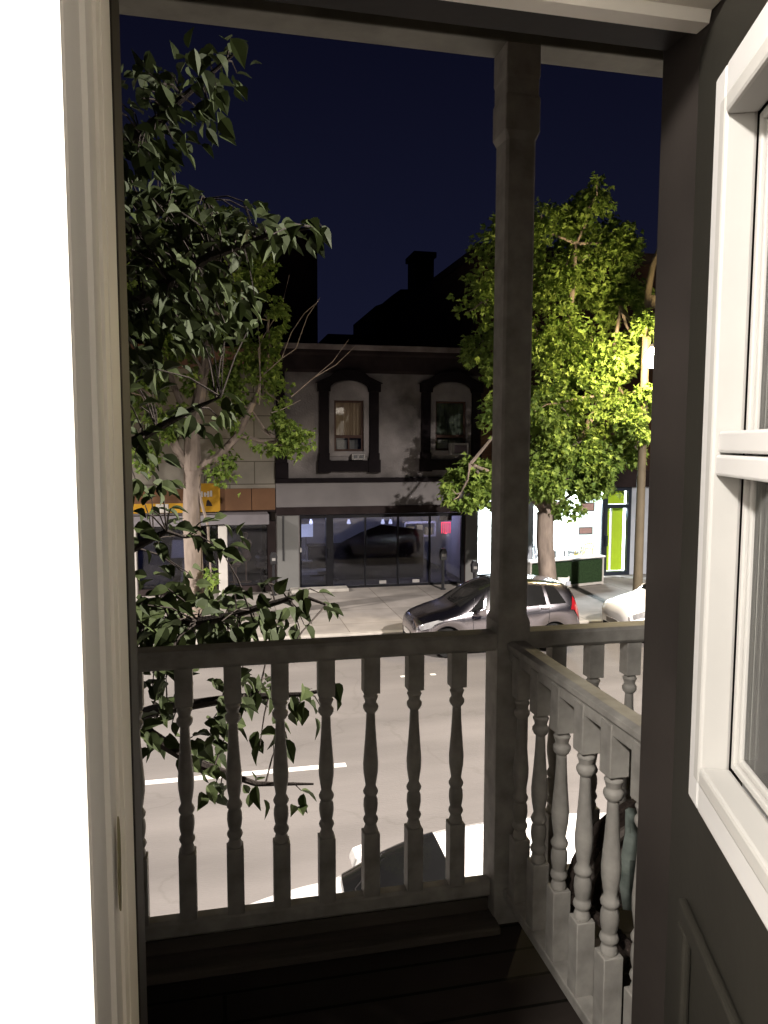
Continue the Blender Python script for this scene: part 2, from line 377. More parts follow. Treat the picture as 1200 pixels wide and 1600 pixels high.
# turned post
PX, PY = .945, 2.35
def chamfer_sq(r, c): return [(r-c, r), (-r+c, r), (-r, r-c), (-r, -r+c), (-r+c, -r), (r-c, -r), (r, -r+c), (r, r-c)]
po = MB()
levels = [(DECK+.0, .056, .003), (EYE-.585, .056, .003), (EYE-.560, .049, .008), (EYE+.935, .049, .008), (EYE+.96, .057, .003), (EYE+1.06, .057, .003), (EYE+1.07, .054, .004), (EYE+1.115, .054, .004), (EYE+1.125, .056, .003), (EYE+1.2145, .056, .003)]
i0 = len(po.v)
for z, r, c in levels: po.v += [(PX+x, PY+y, z) for x, y in chamfer_sq(r, c)]
for k in range(len(levels)-1):
    for q in range(8): po.f.append((k*8+q, k*8+(q+1) % 8, (k+1)*8+(q+1) % 8, (k+1)*8+q))
po.f.append(tuple(range(8))); po.f.append(tuple(range(len(levels)*8-8, len(levels)*8)))
tag(po.build('porch_post', m_rail), 'tall grey painted corner post holding up the balcony beam', 'post')

def baluster_mesh(zt, zb):
    """square ends with a turned middle, as one mesh hung from zt to zb"""
    h = zt-zb; mb = MB(); s = .0265
    sq = lambda z, r, c=.0: [(z, r)]
    mb.box(-s, s, -s, s, zb, zb+.262*h); mb.box(-s, s, -s, s, zt-.165*h, zt)
    pr = [(.26, .020), (.272, .0225), (.285, .0195), (.295, .0175), (.302, .022), (.312, .0245), (.322, .022), (.33, .018), (.345, .021), (.37, .0235), (.395, .0225), (.412, .018), (.42, .023), (.43, .0245), (.44, .021),
          (.452, .0165), (.475, .0195), (.51, .0235), (.545, .0245), (.585, .022), (.64, .0185), (.70, .0155), (.752, .014), (.758, .020), (.77, .0245), (.782, .0245), (.792, .0175), (.806, .0205), (.818, .0245), (.828, .018), (.837, .021)]
    mb.lathe([(zb+t*h, r*1.02) for t, r in pr], seg=20)
    return mb
ZT, ZB = EYE-.665, EYE-1.481
bal0 = None
def add_bal(par, x, y, zt=ZT, zb=ZB):
    global bal0
    if bal0 is None:
        o = baluster_mesh(ZT, ZB).build('baluster', m_rail, par, bevel=.0025, smooth=True); bal0 = o
    else:
        o = bal0.copy(); C.objects.link(o); o.parent = par
    o.location = (x, y, 0); o.rotation_euler = (0, 0, random.uniform(-.015, .015)); return o
def hrail(par, name, x0, x1, zt, th_, wd):
    mb = MB(); h = wd/2
    mb.prism([(YR-h+.008, zt), (YR+h-.008, zt), (YR+h, zt-.01), (YR+h, zt-th_+.012), (YR+h-.01, zt-th_), (YR-h+.01, zt-th_), (YR-h, zt-th_+.012), (YR-h, zt-.01)], x0, x1, 'x')
    return mb.build(name, m_rail, par, bevel=.002)
fr_ = thing('balcony_railing', 'long grey wooden street railing with turned balusters left of the corner post', 'railing', group='balcony railings')
hrail(fr_, 'top_rail', -2.1, PX-.047, EYE-.622, .058, .085)
hrail(fr_, 'bottom_rail', -2.1, PX-.059, ZB+.003, .06, .05)
for k in range(-9, 8):
    x = -.105+.1455*k
    if -1.4 < x < .80: add_bal(fr_, x, YR)
fn = thing('balcony_railing', 'street railing of the neighbouring balcony, right of the corner post', 'railing', group='balcony railings')
hrail(fn, 'top_rail', PX+.047, 3.6, EYE-.622, .058, .085)
hrail(fn, 'bottom_rail', PX+.059, 3.6, ZB+.003, .06, .05)
for k in range(15):
    x = 1.12+.139*k
    if x < 2.6: add_bal(fn, x, YR)
XS = .950
sr = thing('balcony_railing', 'side railing dividing the two balconies, running from corner post toward the house', 'railing', group='balcony railings')
mb = MB(); zt = EYE-.645
mb.prism([(XS-.030, zt-.006), (XS-.012, zt), (XS+.030, zt), (XS+.030, zt-.022), (XS+.022, zt-.03), (XS+.022, zt-.062), (XS-.022, zt-.062), (XS-.022, zt-.03), (XS-.030, zt-.022)], YE+.03, PY-.06, 'x')
mb.v = [(v[1], v[0], v[2]) for v in mb.v]; mb.build('top_rail', m_rail, sr, bevel=.002)
mb = MB().box(XS-.030, XS+.024, YE+.03, PY-.06, ZB-.045, ZB-.010); mb.build('bottom_rail', m_rail, sr, bevel=.004)
for k in range(6):
    o = add_bal(sr, XS, 2.229-.1445*k); o.location.z = -.015
o = add_bal(sr, XS, 2.229-.1445*6+.01+.01); o.location.z = -.015

# neighbour's low chair and the cloth on it
m_wick = mat('dark_wicker', (.035, .026, .022), .7, .3, 20, bump=.5)
m_slat = mat('chair_slat', (.10, .085, .075), .55, .2, 10)
chr_ = thing('patio_chair', 'low dark rounded-back chair behind the side railing on the neighbouring balcony', 'chair', (1.28, 1.98, DECK), R(8))
arc = lambda r, n=14, a0=0, a1=180: [(r*math.cos(R(a0+(a1-a0)*k/n)), r*math.sin(R(a0+(a1-a0)*k/n))) for k in range(n+1)]
bk = MB(); bk.prism([(x, .27+z*.95) for x, z in arc(.29)] + [(-.29, .20), (.29, .24)], .02, .05); bk.build('backrest', m_wick, chr_, bevel=.006)
sl = MB()
for r in (.10, .165, .225):
    sl.tube([(x, .012, .27+z*.95) for x, z in arc(r, 14)], .014, 6)
sl.build('curved_slat', m_slat, chr_)
MB().box(-.27, .27, -.42, .0, .10, .14).build('seat', m_wick, chr_, bevel=.02)
for x in (-.25, .25):
    for y in (-.38, -.02): MB().box(x-.02, x+.02, y-.02, y+.02, 0, .10).build('leg', m_wick, chr_)
for x in (-.29, .29):
    MB().tube([(x, .0, .30), (x, -.2, .32), (x, -.44, .29), (x, -.46, .0)], .016, 8).build('arm', m_wick, chr_)
cl = MB()
for k in range(7):
    for j in range(5):
        cl.v.append((1.135+.018*k+.006*math.sin(j*1.7), 1.905+.012*math.sin(k*1.9+j*.8), DECK+.57-.075*j))
for k in range(6):
    for j in range(4):
        i = k*5+j; cl.f.append((i, i+5, i+6, i+1))
o = cl.build('cloth', mat('green_cloth', (.10, .13, .11), .9, .5, 14, col2=(.30, .34, .31)), smooth=True)
sm = o.modifiers.new('thick', 'SOLIDIFY'); sm.thickness = .006
tag(o, 'pale green cloth draped over the chair back behind the side railing', 'cloth')

# ------------------------------------------------------------------ buildings across the street
YF = 22.5
fx = lambda px, py=700: P(px, py, Y=YF).x
fz = lambda py, px=595: P(px, py, Y=YF).z
m_stucco = mat('patchy_stucco', (.085, .076, .073), .9, .3, .8, bump=.5, bscale=18, col2=(.25, .23, .225))
m_fascia = mat('grey_sign_band', (.15, .14, .14), .8, .12, 1.2, bump=.1)
m_panelg = mat('grey_panel', (.15, .15, .145), .8, .12, 1.0, bump=.1)
m_bsurr = mat('black_surround', (.008, .006, .007), .7, .25, 4, spec=.05)
m_maroon = mat('dark_cornice', (.024, .018, .018), .8, .3, 2, spec=.05)
m_coping = mat('worn_coping', (.11, .085, .08), .85, .3, 1.6, col2=(.22, .19, .18))
m_curt = mat('self_lit_curtain', (.22, .17, .12), .9, .3, 2.0, stretch=(5, 1, .6), emit=((.9, .52, .26), .03))  # faint glow in the material imitates room light behind the curtain
m_curt2 = mat('dim_curtain', (.16, .18, .15), .9, .3, 2.0, stretch=(5, 1, .6))
m_sash = mat('brown_sash', (.05, .025, .018), .6, .2, 5)
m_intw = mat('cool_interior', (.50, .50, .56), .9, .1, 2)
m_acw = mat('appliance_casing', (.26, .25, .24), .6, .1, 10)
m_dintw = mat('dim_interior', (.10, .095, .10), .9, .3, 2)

BX0, BX1 = fx(430), fx(748, 750)
b = thing('shop_building', 'dark two-storey stucco building with two black arched window surrounds over a glazed shopfront', 'building')
zpar = 7.27; zco0, zco1 = fz(549), fz(584); zl0, zl1 = fz(753), fz(746); zf0 = fz(790); zh = fz(802)
SX = [fx(467), fx(509), fx(520), fx(571), fx(623), fx(673), fx(724)]
W1 = (fx(514), fx(576), fz(713), fz(612)); W2 = (fx(672), fx(735), fz(712), fz(611))
wl = MB(); wall_holes(wl, BX0, BX1, zh, zpar-.2, YF, YF+.35, [W1, W2])
wl.box(BX0, SX[0], YF, YF+.35, 0, zh-.001); wl.box(BX0, BX0+.25, YF+.351, YF+11, 0, zpar-.2); wl.box(BX1-.25, BX1, YF+.351, YF+11, 0, zpar-.2)
wl.box(BX0+.25, BX1-.25, YF+10.8, YF+11, 0, zpar-.2); wl.box(BX0+.25, BX1-.25, YF+.351, YF+10.8, zh+.1, zh+.3)
wl.build('wall', m_stucco, b)
MB().box(BX0, BX1, YF+.3, YF+11, zpar-.2, zpar-.1).build('roof', m_maroon, b)
MB().box(BX0-.02, BX1+.02, YF-.16, YF+.36, zco0, zpar).build('parapet_coping', m_coping, b, bevel=.02)
cn = MB(); cn.prism([(YF-.13, zco0-.003), (YF-.13, zco0-.10), (YF-.06, zco0-.16), (YF-.06, zco1+.08), (YF-.03, zco1), (YF-.002, zco1), (YF-.002, zco0-.003)], BX0, BX1, 'x'); cn.build('cornice', m_maroon, b)
MB().box(BX0, BX1, YF-.12, YF-.002, zl0, zl1).build('belt_ledge', m_bsurr, b, bevel=.01)
MB().box(BX0, BX1, YF-.05, YF-.002, zf0, zl0-.003).build('fascia_band', m_fascia, b)
MB().box(BX0, BX1, YF-.08, YF-.003, zh, zf0-.003).build('lintel', m_maroon, b)
pl = MB(); px0, px1 = fx(431, 640), fx(445, 640)
pl.box(px0, px1, YF-.10, YF-.003, fz(742), zco1); pl.box(px0-.04, px1+.08, YF-.14, YF-.003, zl1+.003, fz(722)); pl.box(px0-.02, px1+.05, YF-.13, YF-.105, fz(730), fz(712))
pl.build('pilaster', m_bsurr, b, bevel=.02)
gp = MB(); gp.box(BX0+.02, SX[0]-.03, YF-.04, YF-.003, .02, zh-.01); gp.build('entrance_panel', m_panelg, b, bevel=.01)
MB().box(fx(441, 840), fx(444, 840), YF-.055, YF-.041, fz(876, 445), fz(806, 445)).build('panel_slot', m_black, b)
MB().box(BX1-.42, BX1-.02, YF-.06, YF-.003, .02, zh-.01).build('entrance_panel', m_panelg, b, bevel=.01)

def make_window(W, curt, kind):
    x0, x1, z0, z1 = W; cx = (x0+x1)/2; ww = x1-x0
    win = MB().box(x0+.002, x1-.002, YF+.20, YF+.24, z0, z0+.03).build('window', m_sash, b)
    s = MB(); oy0, oy1 = YF-.14, YF-.003; cw = .36
    for sx in (-1, 1):
        xa = cx+sx*(ww/2+.02); xb = cx+sx*(ww/2+.02+.27); xa, xb = min(xa, xb), max(xa, xb)
        s.box(xa, xb, oy0+.02, oy1, z0-.10, z1+.12)
        s.box(xa-.05, xb+.05, oy0-.02, oy1, z0-.48, z0-.10)
        s.box(xa-.02, xb+.02, oy0-.01, oy1, z0-.099, z0+.10)
        s.box(xa-.05, xb+.05, oy0-.04, oy1, z1-.02, z1+.22)
    s.box(cx-ww/2+.03, cx+ww/2-.03, oy0, oy1, z0-.44, z0-.12)
    # pediment hood with an arched underside
    ow = ww/2+.40; n = 14
    top = [(cx-ow, z1+.10), (cx-ow, z1+.22), (cx-ww/2-.05, z1+.36)] + [(cx+t*ww/2*.9, z1+.50+.12*(1-t*t)) for t in [-.8+1.6*k/8 for k in range(9)]] + [(cx+ww/2+.05, z1+.36), (cx+ow, z1+.22), (cx+ow, z1+.10)]
    bot = [(cx+ww/2*math.cos(R(180*k/n)), z1+.02+.30*math.sin(R(180*k/n))) for k in range(n+1)]
    # built as strips between the outer and inner outline
    def at_top(x):
        for k in range(len(top)-1):
            (xa, za), (xb, zb) = top[k], top[k+1]
            if xa <= x <= xb and xb > xa: return za+(zb-za)*(x-xa)/(xb-xa)
        return z1+.22
    xs = sorted([q[0] for q in bot])
    zb_ = {round(q[0], 5): q[1] for q in bot}
    for k in range(len(xs)-1):
        xa, xb = xs[k], xs[k+1]
        s.prism([(xa, zb_[round(xa, 5)]), (xb, zb_[round(xb, 5)]), (xb, at_top(xb-1e-4)), (xa, at_top(xa+1e-4))], oy0-.06, oy1, 'y')
    for sx in (-1, 1):
        xs2 = [cx+sx*ww/2, cx+sx*ow]; xa, xb = min(xs2), max(xs2)
        s.prism([(xa, z1+.225), (xb, z1+.225), (xb, at_top(xb-1e-4)+.01), (xa, at_top(xa+1e-4)+.01)], oy0-.06, oy1, 'y')
    s.build('surround', m_bsurr, win)
    fr2 = MB()
    ar = [(cx+(ww/2-.01)*math.cos(R(180*k/n)), z1-.05+.34*math.sin(R(180*k/n))) for k in range(n+1)]
    tim = MB().prism([(cx-ww/2+.01, z1-.12), (cx+ww/2-.01, z1-.12)]+ar, YF-.05, YF-.004, 'y'); tim.build('tympanum', m_stucco, win)
    frame(fr2, x0+.004, x1-.004, z0+.002, z1-.122, .15, YF-.05, YF+.12); fr2.build('frame', m_stucco, win)
    sash = MB(); frame(sash, x0+.156, x1-.156, z0+.155, z1-.275, .06, YF+.06, YF+.11)
    zm = z0+.155+(z1-z0-.43)*.26; sash.box(x0+.217, x1-.217, YF+.05, YF+.108, zm, zm+.09)
    if kind == 1: sash.box(cx-.02, cx+.03, YF+.06, YF+.108, z0+.216, zm-.001)
    sash.build('sash', m_sash, win)
    MB().box(x0+.2, x1-.2, YF+.09, YF+.094, z0+.2, z1-.3).build('pane', m_clear, win)
    cu = MB(); nn = 26; i = 0
    for k in range(nn+1):
        x = x0+.15+(ww-.3)*k/nn; y = YF+.24+.04*math.sin(k*1.9+2.2*math.sin(k*.37))*random.uniform(.3, 1)+.025*math.sin(k*.45); cu.v += [(x, y, zm+.05), (x, y, z1-.25)]
    for k in range(nn): cu.f.append((2*k, 2*k+2, 2*k+3, 2*k+1))
    cu.build('curtain', curt, win, smooth=True, fix=False)
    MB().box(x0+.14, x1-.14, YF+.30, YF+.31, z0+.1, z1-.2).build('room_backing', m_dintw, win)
    lo = MB()
    for (u0, u1) in ((.20, .42), (.5, .62)): lo.box(x0+ww*u0+.02, x0+ww*u1+.05, YF+.14, YF+.16, z0+.21, zm-.06)
    lo.build('pane_backing', m_acw if kind == 2 else m_fascia, win)
    return win
make_window(W1, m_curt, 1); make_window(W2, m_curt2, 2)

def ac(x0, x1, z0, z1, fans, label):
    t = thing('air_conditioner', label, 'air conditioner', ((x0+x1)/2, YF-.06, z0))
    hw = (x1-x0)/2; h = z1-z0
    bb = MB(); frame(bb, -hw, hw, 0, h, .04, -.19, .08); bb.box(-hw+.04, hw-.04, -.15, .08, .04, h-.04); bb.build('casing', m_acw, t, bevel=.01)
    if fans:
        for sx in (-.5, .5):
            f = MB(); f.lathe([(0, .065), (.02, .065)], seg=16); f.v = [(x+sx*hw*.95, z-.172, y+h/2) for x, y, z in f.v]; f.build('fan_opening', m_black, t)
    else:
        f = MB()
        for k in range(7): f.box(-hw+.12, hw-.05, -.162, -.1505, .06+k*(h-.12)/7, .085+k*(h-.12)/7)
        f.build('grille', mat('grille', (.10, .075, .09), .6), t)
ac(fx(548, 712), fx(568, 712), fz(718), fz(709), True, 'small white two-fan unit in the sill of the left arched window')
ac(fx(701, 700), fx(728, 700), fz(711), fz(692), False, 'boxy air conditioner with dark grille in the right arched window')

# shopfront
m_bframe = mat('black_shop_frame', (.006, .006, .008), .4, .2, 5, spec=.15)
yg = YF+.06; zt_ = zh-.02
sf = MB()
for x, w_ in ((SX[0]+.03, .05), (SX[3], .045), (SX[4], .045), (SX[5], .05)): sf.box(x-w_/2, x+w_/2, yg-.05, yg+.05, .0, zt_)
sf.box(SX[1], SX[2], yg-.08, yg+.08, 0, zt_); sf.box(SX[6]-.03, SX[6]+.08, yg-.06, yg+.06, 0, zt_)
for k in range(6):
    xa, xb = [(SX[0]+.056, SX[1]-.001), (0, 0), (SX[2]+.001, SX[3]-.024), (SX[3]+.024, SX[4]-.024), (SX[4]+.024, SX[5]-.026), (SX[5]+.026, SX[6]-.031)][k]
    if xb > xa: sf.box(xa, xb, yg-.045, yg+.045, .0, .07); sf.box(xa, xb, yg-.045, yg+.045, zt_-.10, zt_)
sfo = sf.build('shopfront', m_bframe, b)
sg = MB()
for xa, xb in ((SX[2], SX[3]), (SX[3], SX[4]), (SX[4], SX[5]), (SX[5], SX[6])): sg.box(xa+.02, xb-.02, yg-.004, yg+.004, .07, zt_-.1)
sg.build('shop_window', m_shopglass, b)
dd = MB().box(SX[0]+.05, SX[1]-.002, yg-.006, yg+.006, .07, zt_-.1).build('glass_door', m_shopglass, b)
MB().box(SX[1]+.02, SX[1]+.10, yg-.14, yg-.082, .95, 1.25).build('door_pull', m_bframe, dd, bevel=.02)
MB().box(SX[0]+.0, SX[0]+.05, yg-.12, yg-.052, 1.15, 1.28).build('latch_box', m_acw, b)
MB().box(SX[6]+.081, BX1-.421, YF-.04, YF+.3, 0, zh-.01).build('brown_column', mat('brown_paint', (.05, .03, .03), .7, .2, 3), b)
stp = MB().box(SX[0]-.3, SX[3]-.6, YF-.55, YF-.062, .001, .10).build('doorstep', m_kerb, b, bevel=.02)
for px in (598, 650):
    x = fx(px, 905); MB().box(x-.11, x+.11, yg-.06, yg-.046, .10, .20).build('pane_label', m_acw, b)
# interior
it = MB(); it.box(BX0+.26, BX1-.26, YF+5.5, YF+5.6, 0, 2.5); it.box(BX0+.26, BX0+.32, YF+.36, YF+5.5, 0, 2.5); it.box(BX1-.32, BX1-.26, YF+.36, YF+5.5, 0, 2.5)
it.box(BX0+.26, BX1-.26, YF+.36, YF+5.5, 2.5, 2.6); it.build('shop_interior_wall', m_intw, b)
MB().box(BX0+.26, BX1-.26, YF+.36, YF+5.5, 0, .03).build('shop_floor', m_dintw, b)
lamp('shop_light', (SX[0]+.5, YF+2.2, 2.1), 48, (.84, .86, 1.0), .1)
lamp('shop_light', (SX[5]+.2, YF+1.6, 2.2), 44, (.84, .80, 1.0), .1)
def simple(name, parts, label, cat, group=None, loc=(0, 0, 0), rz=0):
    t = thing(name, label, cat, loc, rz, group)
    for pn, mb, m in parts: mb.build(pn, m, t, bevel=.004)
    return t
m_dfurn = mat('dark_furniture', (.018, .015, .016), .6, .3, 4)
# counter, furniture and shelves seen through the glass
simple('counter', [('body', MB().box(-1.7, 1.7, -.3, .3, 0, .95), m_dfurn), ('worktop', MB().box(-1.75, 1.75, -.35, .35, .951, 1.0), m_dfurn)], 'long dark counter inside the dim shop', 'counter', loc=(fx(585), YF+2.4, .03))
simple('cutout', [('panel', MB().prism([(-1.2, 0), (2.0, 0), (2.0, 1.55), (.6, 1.75), (-.1, 1.5), (-1.2, .95)], -.04, .04), m_dfurn), ('foot', MB().box(-.9, -.8, -.2, .2, 0, .05), m_dfurn)], 'dark angled partition added inside the shop to imitate a reflection in the glass', 'cutout', loc=(fx(580), YF+1.3, .03))  # added dark gable shape, imitates a reflection in the shop glass
simple('notice_board', [('board', MB().box(-.22, .22, -.02, .02, 0, .40), glow('white_screen', (.75, .80, 1.0), .9)), ('stand', MB().box(-.02, .02, -.02, .02, -.75, -.001), m_acw), ('base', MB().box(-.2, .2, -.12, .12, -.78, -.751), m_acw)], 'small bright white screen behind the left glass door', 'screen', loc=(P(478, 838, Y=YF+1.2).x, YF+1.2, 1.45))
simple('bench', [('seat', MB().box(-.5, .5, -.3, .3, .32, .42), m_acw), ('leg', MB().box(-.45, -.38, -.25, .25, 0, .319), m_acw), ('leg', MB().box(.38, .45, -.25, .25, 0, .319), m_acw)], 'pale low bench behind the left glass door', 'bench', loc=(P(489, 905, Y=YF+.8).x, YF+.85, .03))
m_yel = mat('yellowish_goods', (.35, .30, .16), .8, .4, 6)
simple('shelf_unit', [('shelf', MB().box(-.55, .55, -.15, .15, .9, .95).box(-.55, .55, -.15, .15, 1.35, 1.4).box(-.55, -.5, -.15, .15, .951, 1.349).box(.5, .55, -.15, .15, .951, 1.349), m_intw), ('goods', MB().box(-.45, -.2, -.1, .1, .951, 1.25).box(-.1, .1, -.1, .1, .951, 1.3).box(.2, .44, -.1, .1, .951, 1.2), m_yel)], 'shelf with yellowish goods seen through the fourth shop pane', 'shelf', loc=(P(655, 835, Y=YF+2.2).x, YF+2.2, .35))
m_pend = glow('pendant_glow', (.8, .82, 1.0), 1.6)
for px, lab in ((486, 'small pendant lamp above the left glass door inside the shop'), (545, 'small pendant lamp in the first wide shop pane'), (598, 'small pendant lamp in the second wide shop pane'), (610, 'small pendant lamp right of its twin in the second wide shop pane')):
    q = P(px, 814, Y=YF+2.6); t = thing('pendant_lamp', lab, 'pendant lamp', (q.x, YF+2.6, q.z-.1), group='shop pendant lamps')
    MB().lathe([(0, .05), (.02, .07), (.16, .03)], seg=10).build('shade', m_pend, t)
    MB().lathe([(.161, .006), (2.49-q.z+.1, .006)], seg=5).build('cord', m_dfurn, t)
# neon sign
zs = fz(826, 697); xsn = P(697, 826, Y=YF+.2).x
sn = thing('neon_sign', 'small red glowing neon sign hanging in the rightmost shop pane', 'sign', (xsn, YF+.22, zs))
nm = MB()
for k in range(5): nm.tube([(-.135+.0675*k, 0, -.17), (-.135+.0675*k, 0, .17)], .009, 6)
nm.tube([(-.15, 0, .17), (.15, 0, .17)], .0125, 6); nm.tube([(-.04, 0, -.17), (.04, 0, -.17)], .012, 6)
nm.build('tube', glow('red_neon', (1, .05, .09), 6), sn)
MB().box(-.2, .2, .03, .05, .22, .46).build('sign_back', m_dfurn, sn)
MB().tube([(-.1, 0, .19), (-.1, .02, .5)], .004, 5).build('wire', m_dfurn, sn)
lamp('neon_light', (xsn, YF+.34, zs), 2.0, (1, .12, .16), .1)

# ---- cream clad building on the left
m_clad = brickmat('cream_cladding', (.22, .20, .165), (.195, .18, .15), (.09, .08, .06), 1.42, .66, .015, .75, offset=.5, bump=.3, noise_amt=.3, moffs=(.3, .11, 0))
m_brown = mat('tan_panel', (.12, .062, .032), .7, .15, 1.5)
m_yell = mat('yellow_sign_board', (.34, .185, .015), .55, .06, 2)
m_soff = mat('grey_canopy', (.15, .14, .15), .8, .15, 2)
LX0, LX1 = -9.5, BX0-.012
zs0, zs1 = fz(797, 380), fz(763, 380); ztop = fz(578, 400)
lb = thing('clad_building', 'cream panelled building with tan sign band and yellow sign at the left', 'building')
sh0 = fz(815, 390)
wl = MB(); wall_holes(wl, LX0, LX1, zs1, ztop, YF-.02, YF+.3, [(fx(340, 700)-.02, fx(354, 700), fz(722, 350), fz(708, 350)), (-4.6, -3.5, 4.3, 5.9)])
wl.build('wall', m_clad, lb)
MB().box(LX0, LX1, YF+2.75, YF+9, .0, ztop-.05).build('rear_wall', m_maroon, lb)
MB().box(LX0, LX1, YF-.25, YF+.31, ztop+.002, ztop+.62).build('eave', mat('brown_eave', (.13, .07, .05), .8, .2, 2), lb, bevel=.02)
tb = MB(); zz = [-9.5, -4.2, fx(310, 780), fx(393, 780), LX1]
for k in range(4): tb.box(zz[k]+.01, zz[k+1]-.01, YF-.07, YF-.022, zs0, zs1-.003)
tb.build('sign_band', m_brown, lb)
MB().box(LX0, LX1, YF-.035, YF-.0225, zs0-.05, zs1-.05).build('band_backing', m_maroon, lb)
MB().box(LX0, LX1-.25, YF-.9, YF-.04, sh0, zs0-.055).build('canopy', m_soff, lb, bevel=.01)
wl = MB(); xe = fx(418, 860)
wl.box(LX0, LX0+.3, YF, YF+.3, 0, sh0-.003); wl.box(xe, LX1, YF, YF+.3, 0, sh0-.003); wl.box(LX0, xe, YF, YF+.3, .0, .18); wl.build('shop_wall', m_maroon, lb)
MB().box(LX0+.3, xe, YF+.1, YF+.106, .18, sh0).build('shop_window', m_shopglass, lb)
MB().box(xe-1.45, xe-1.38, YF+.05, YF+.15, .18, sh0-.002).build('mullion', m_maroon, lb)
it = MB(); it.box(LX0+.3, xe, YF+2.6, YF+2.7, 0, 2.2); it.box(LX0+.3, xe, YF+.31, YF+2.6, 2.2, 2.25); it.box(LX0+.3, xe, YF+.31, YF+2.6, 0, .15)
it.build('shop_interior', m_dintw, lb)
lamp('shop_light', (fx(380, 800), YF+1.0, 1.9), 3.5, (1, .8, .6), .1)
lamp('shop_light', (fx(260, 800), YF+1.0, 1.9), 2.0, (.8, .85, 1), .1)
m_post = mat('white_post', (.42, .40, .37), .6, .1, 3)
for px, lab in ((349, 'white canopy column right of the near street-tree trunk'), (208, 'white canopy column at the far left edge of the opening')):
    x = P(px, 900, Y=YF-.75).x
    t = thing('canopy_column', lab, 'column', (x, YF-.75, 0), group='canopy columns')
    MB().box(-.125, .125, -.11, .11, .06, sh0-.002).build('shaft', m_post, t, bevel=.02)
    MB().box(-.16, .16, -.14, .14, .001, .059).build('base', m_post, t, bevel=.01)
# yellow signs
ys = thing('shop_sign', 'yellow-orange rounded sign board with small white lettering on the tan band', 'sign', (fx(325, 777), YF-.16, fz(777, 325)))
rr2 = []
for cx_, cz_, a0 in ((.26, .33, 0), (-.55, .33, 90), (-.55, -.33, 180), (.26, -.33, 270)):
    for k in range(5): rr2.append((cx_+.08*math.cos(R(a0+22.5*k)), cz_+.08*math.sin(R(a0+22.5*k))))
MB().prism(rr2, 0, .08).build('board', m_yell, ys)
tx = MB()
for k, (x, h, z) in enumerate(((-.30, .10, .03), (-.20, .16, .02), (-.11, .12, .03), (-.02, .16, .02), (.06, .17, .03))):
    tx.box(x, x+.06, -.006, -.0005, z, z+h)
    if k % 2: tx.box(x-.03, x-.001, -.006, -.0005, z+h*.4, z+h*.6)
tx.build('lettering', m_post, ys)
MB().prism([(-.30, -.22), (-.16, -.22), (-.2, -.1), (-.27, -.06)], -.006, -.0005).build('emblem', m_maroon, ys)
tx = MB(); tx.prism([(-.06, -.24), (.12, -.24), (.08, -.14), (.0, -.05), (-.04, -.1)], -.006, -.0005); tx.build('emblem', m_maroon, ys)
y2 = thing('shop_sign', 'long yellow awning sign partly hidden by leaves at the left', 'sign', (fx(256, 790), YF-.95, fz(790, 256)))
MB().box(-1.6, 1.0, 0, .05, -.13, .13).build('board', m_yell, y2)
MB().box(-.15, .18, -.008, -.0005, -.12, .12).build('white_patch', m_post, y2)
# shop window display
m_mann = mat('tan_figure', (.30, .20, .11), .7, .2, 8)
def mannequin(px, py, h, label, m):
    q = P(px, py, Y=YF+.7); t = thing('mannequin', label, 'mannequin', (q.x, YF+.7, .16), group='shop window figures')
    MB().lathe([(.02, .17), (.04, .17), (.05, .03), (h*.42, .03), (h*.42+.01, .10), (h*.5, .17), (h*.62, .12), (h*.78, .19), (h*.84, .15), (h*.86, .05), (h*.89, .045)], seg=14).build('torso', m, t, smooth=True)
    MB().lathe([(h*.89, .03), (h*.91, .07), (h*.95, .085), (h*.985, .065), (h, .02)], seg=12).build('head', m, t, smooth=True)
mannequin(384, 860, 1.55, 'tan figure standing in the shop window right of the white column', m_mann)
mannequin(368, 880, 1.15, 'shorter tan figure beside the taller one in the shop window', m_mann)
mannequin(408, 890, 1.0, 'small pale figure at the right end of the shop window', m_post)
cj = mat('dark_blue_cloth', (.02, .025, .06), .9, .3, 4)
for px, py, wd, h, z, m, lab in ((240, 870, .55, 1.5, .2, cj, 'dark blue coat hanging in the left shop window'), (280, 850, .25, .8, 1.0, m_intw, 'pale blue cloth hanging in the left shop window'), (300, 885, .34, .9, .3, m_acw, 'pale garment low in the left shop window')):
    q = P(px, py, Y=YF+.6); mb = MB()
    mb.prism([(q.x-wd, z), (q.x+wd, z), (q.x+wd*.7, z+h*.7), (q.x+wd*.25, z+h), (q.x-wd*.25, z+h), (q.x-wd*.8, z+h*.65)], YF+.5, YF+.62)
    tag(mb.build('garment', m, bevel=.03), lab, 'garment', 'garments in the shop window')

# ---- restaurant on the right
m_brk = brickmat('dark_red_brick', (.05, .024, .018), (.038, .018, .014), (.035, .028, .024), .22, .075, .010, .9)
m_navy = mat('navy_frame', (.012, .018, .03), .4, .2, 5)
m_lime = mat('lime_green_paint', (.38, .56, .03), .6, .05, 3)
m_rw = mat('restaurant_white', (.88, .88, .86), .8, .02, 3)
m_bwall = mat('blue_grey_wall', (.40, .43, .48), .8, .12, 1.5)
YRS = 22.95
rx = lambda px, py=850, Y=YRS: P(px, py, Y=Y).x
RX0, RX1 = BX1+.012, rx(1040)
rb = thing('restaurant_building', 'brick building with a brightly lit white restaurant at street level', 'building')
DX0, DX1 = rx(942), rx(981)
GX0, GX1 = rx(750), rx(832)
zrt = 2.95
wl = MB(); wall_holes(wl, RX0, RX1, zrt, 10.2, YRS, YRS+.3, [(fx(900), fx(925), 5, 7)])
wl.box(RX0, RX0+.2, YRS+.31, YRS+10, zrt+.1, 10.2); wl.box(RX1-.2, RX1, YRS+.31, YRS+10, 0, 10.2); wl.box(RX0+.2, RX1-.2, YRS+9.8, YRS+10, 0, 10.2)
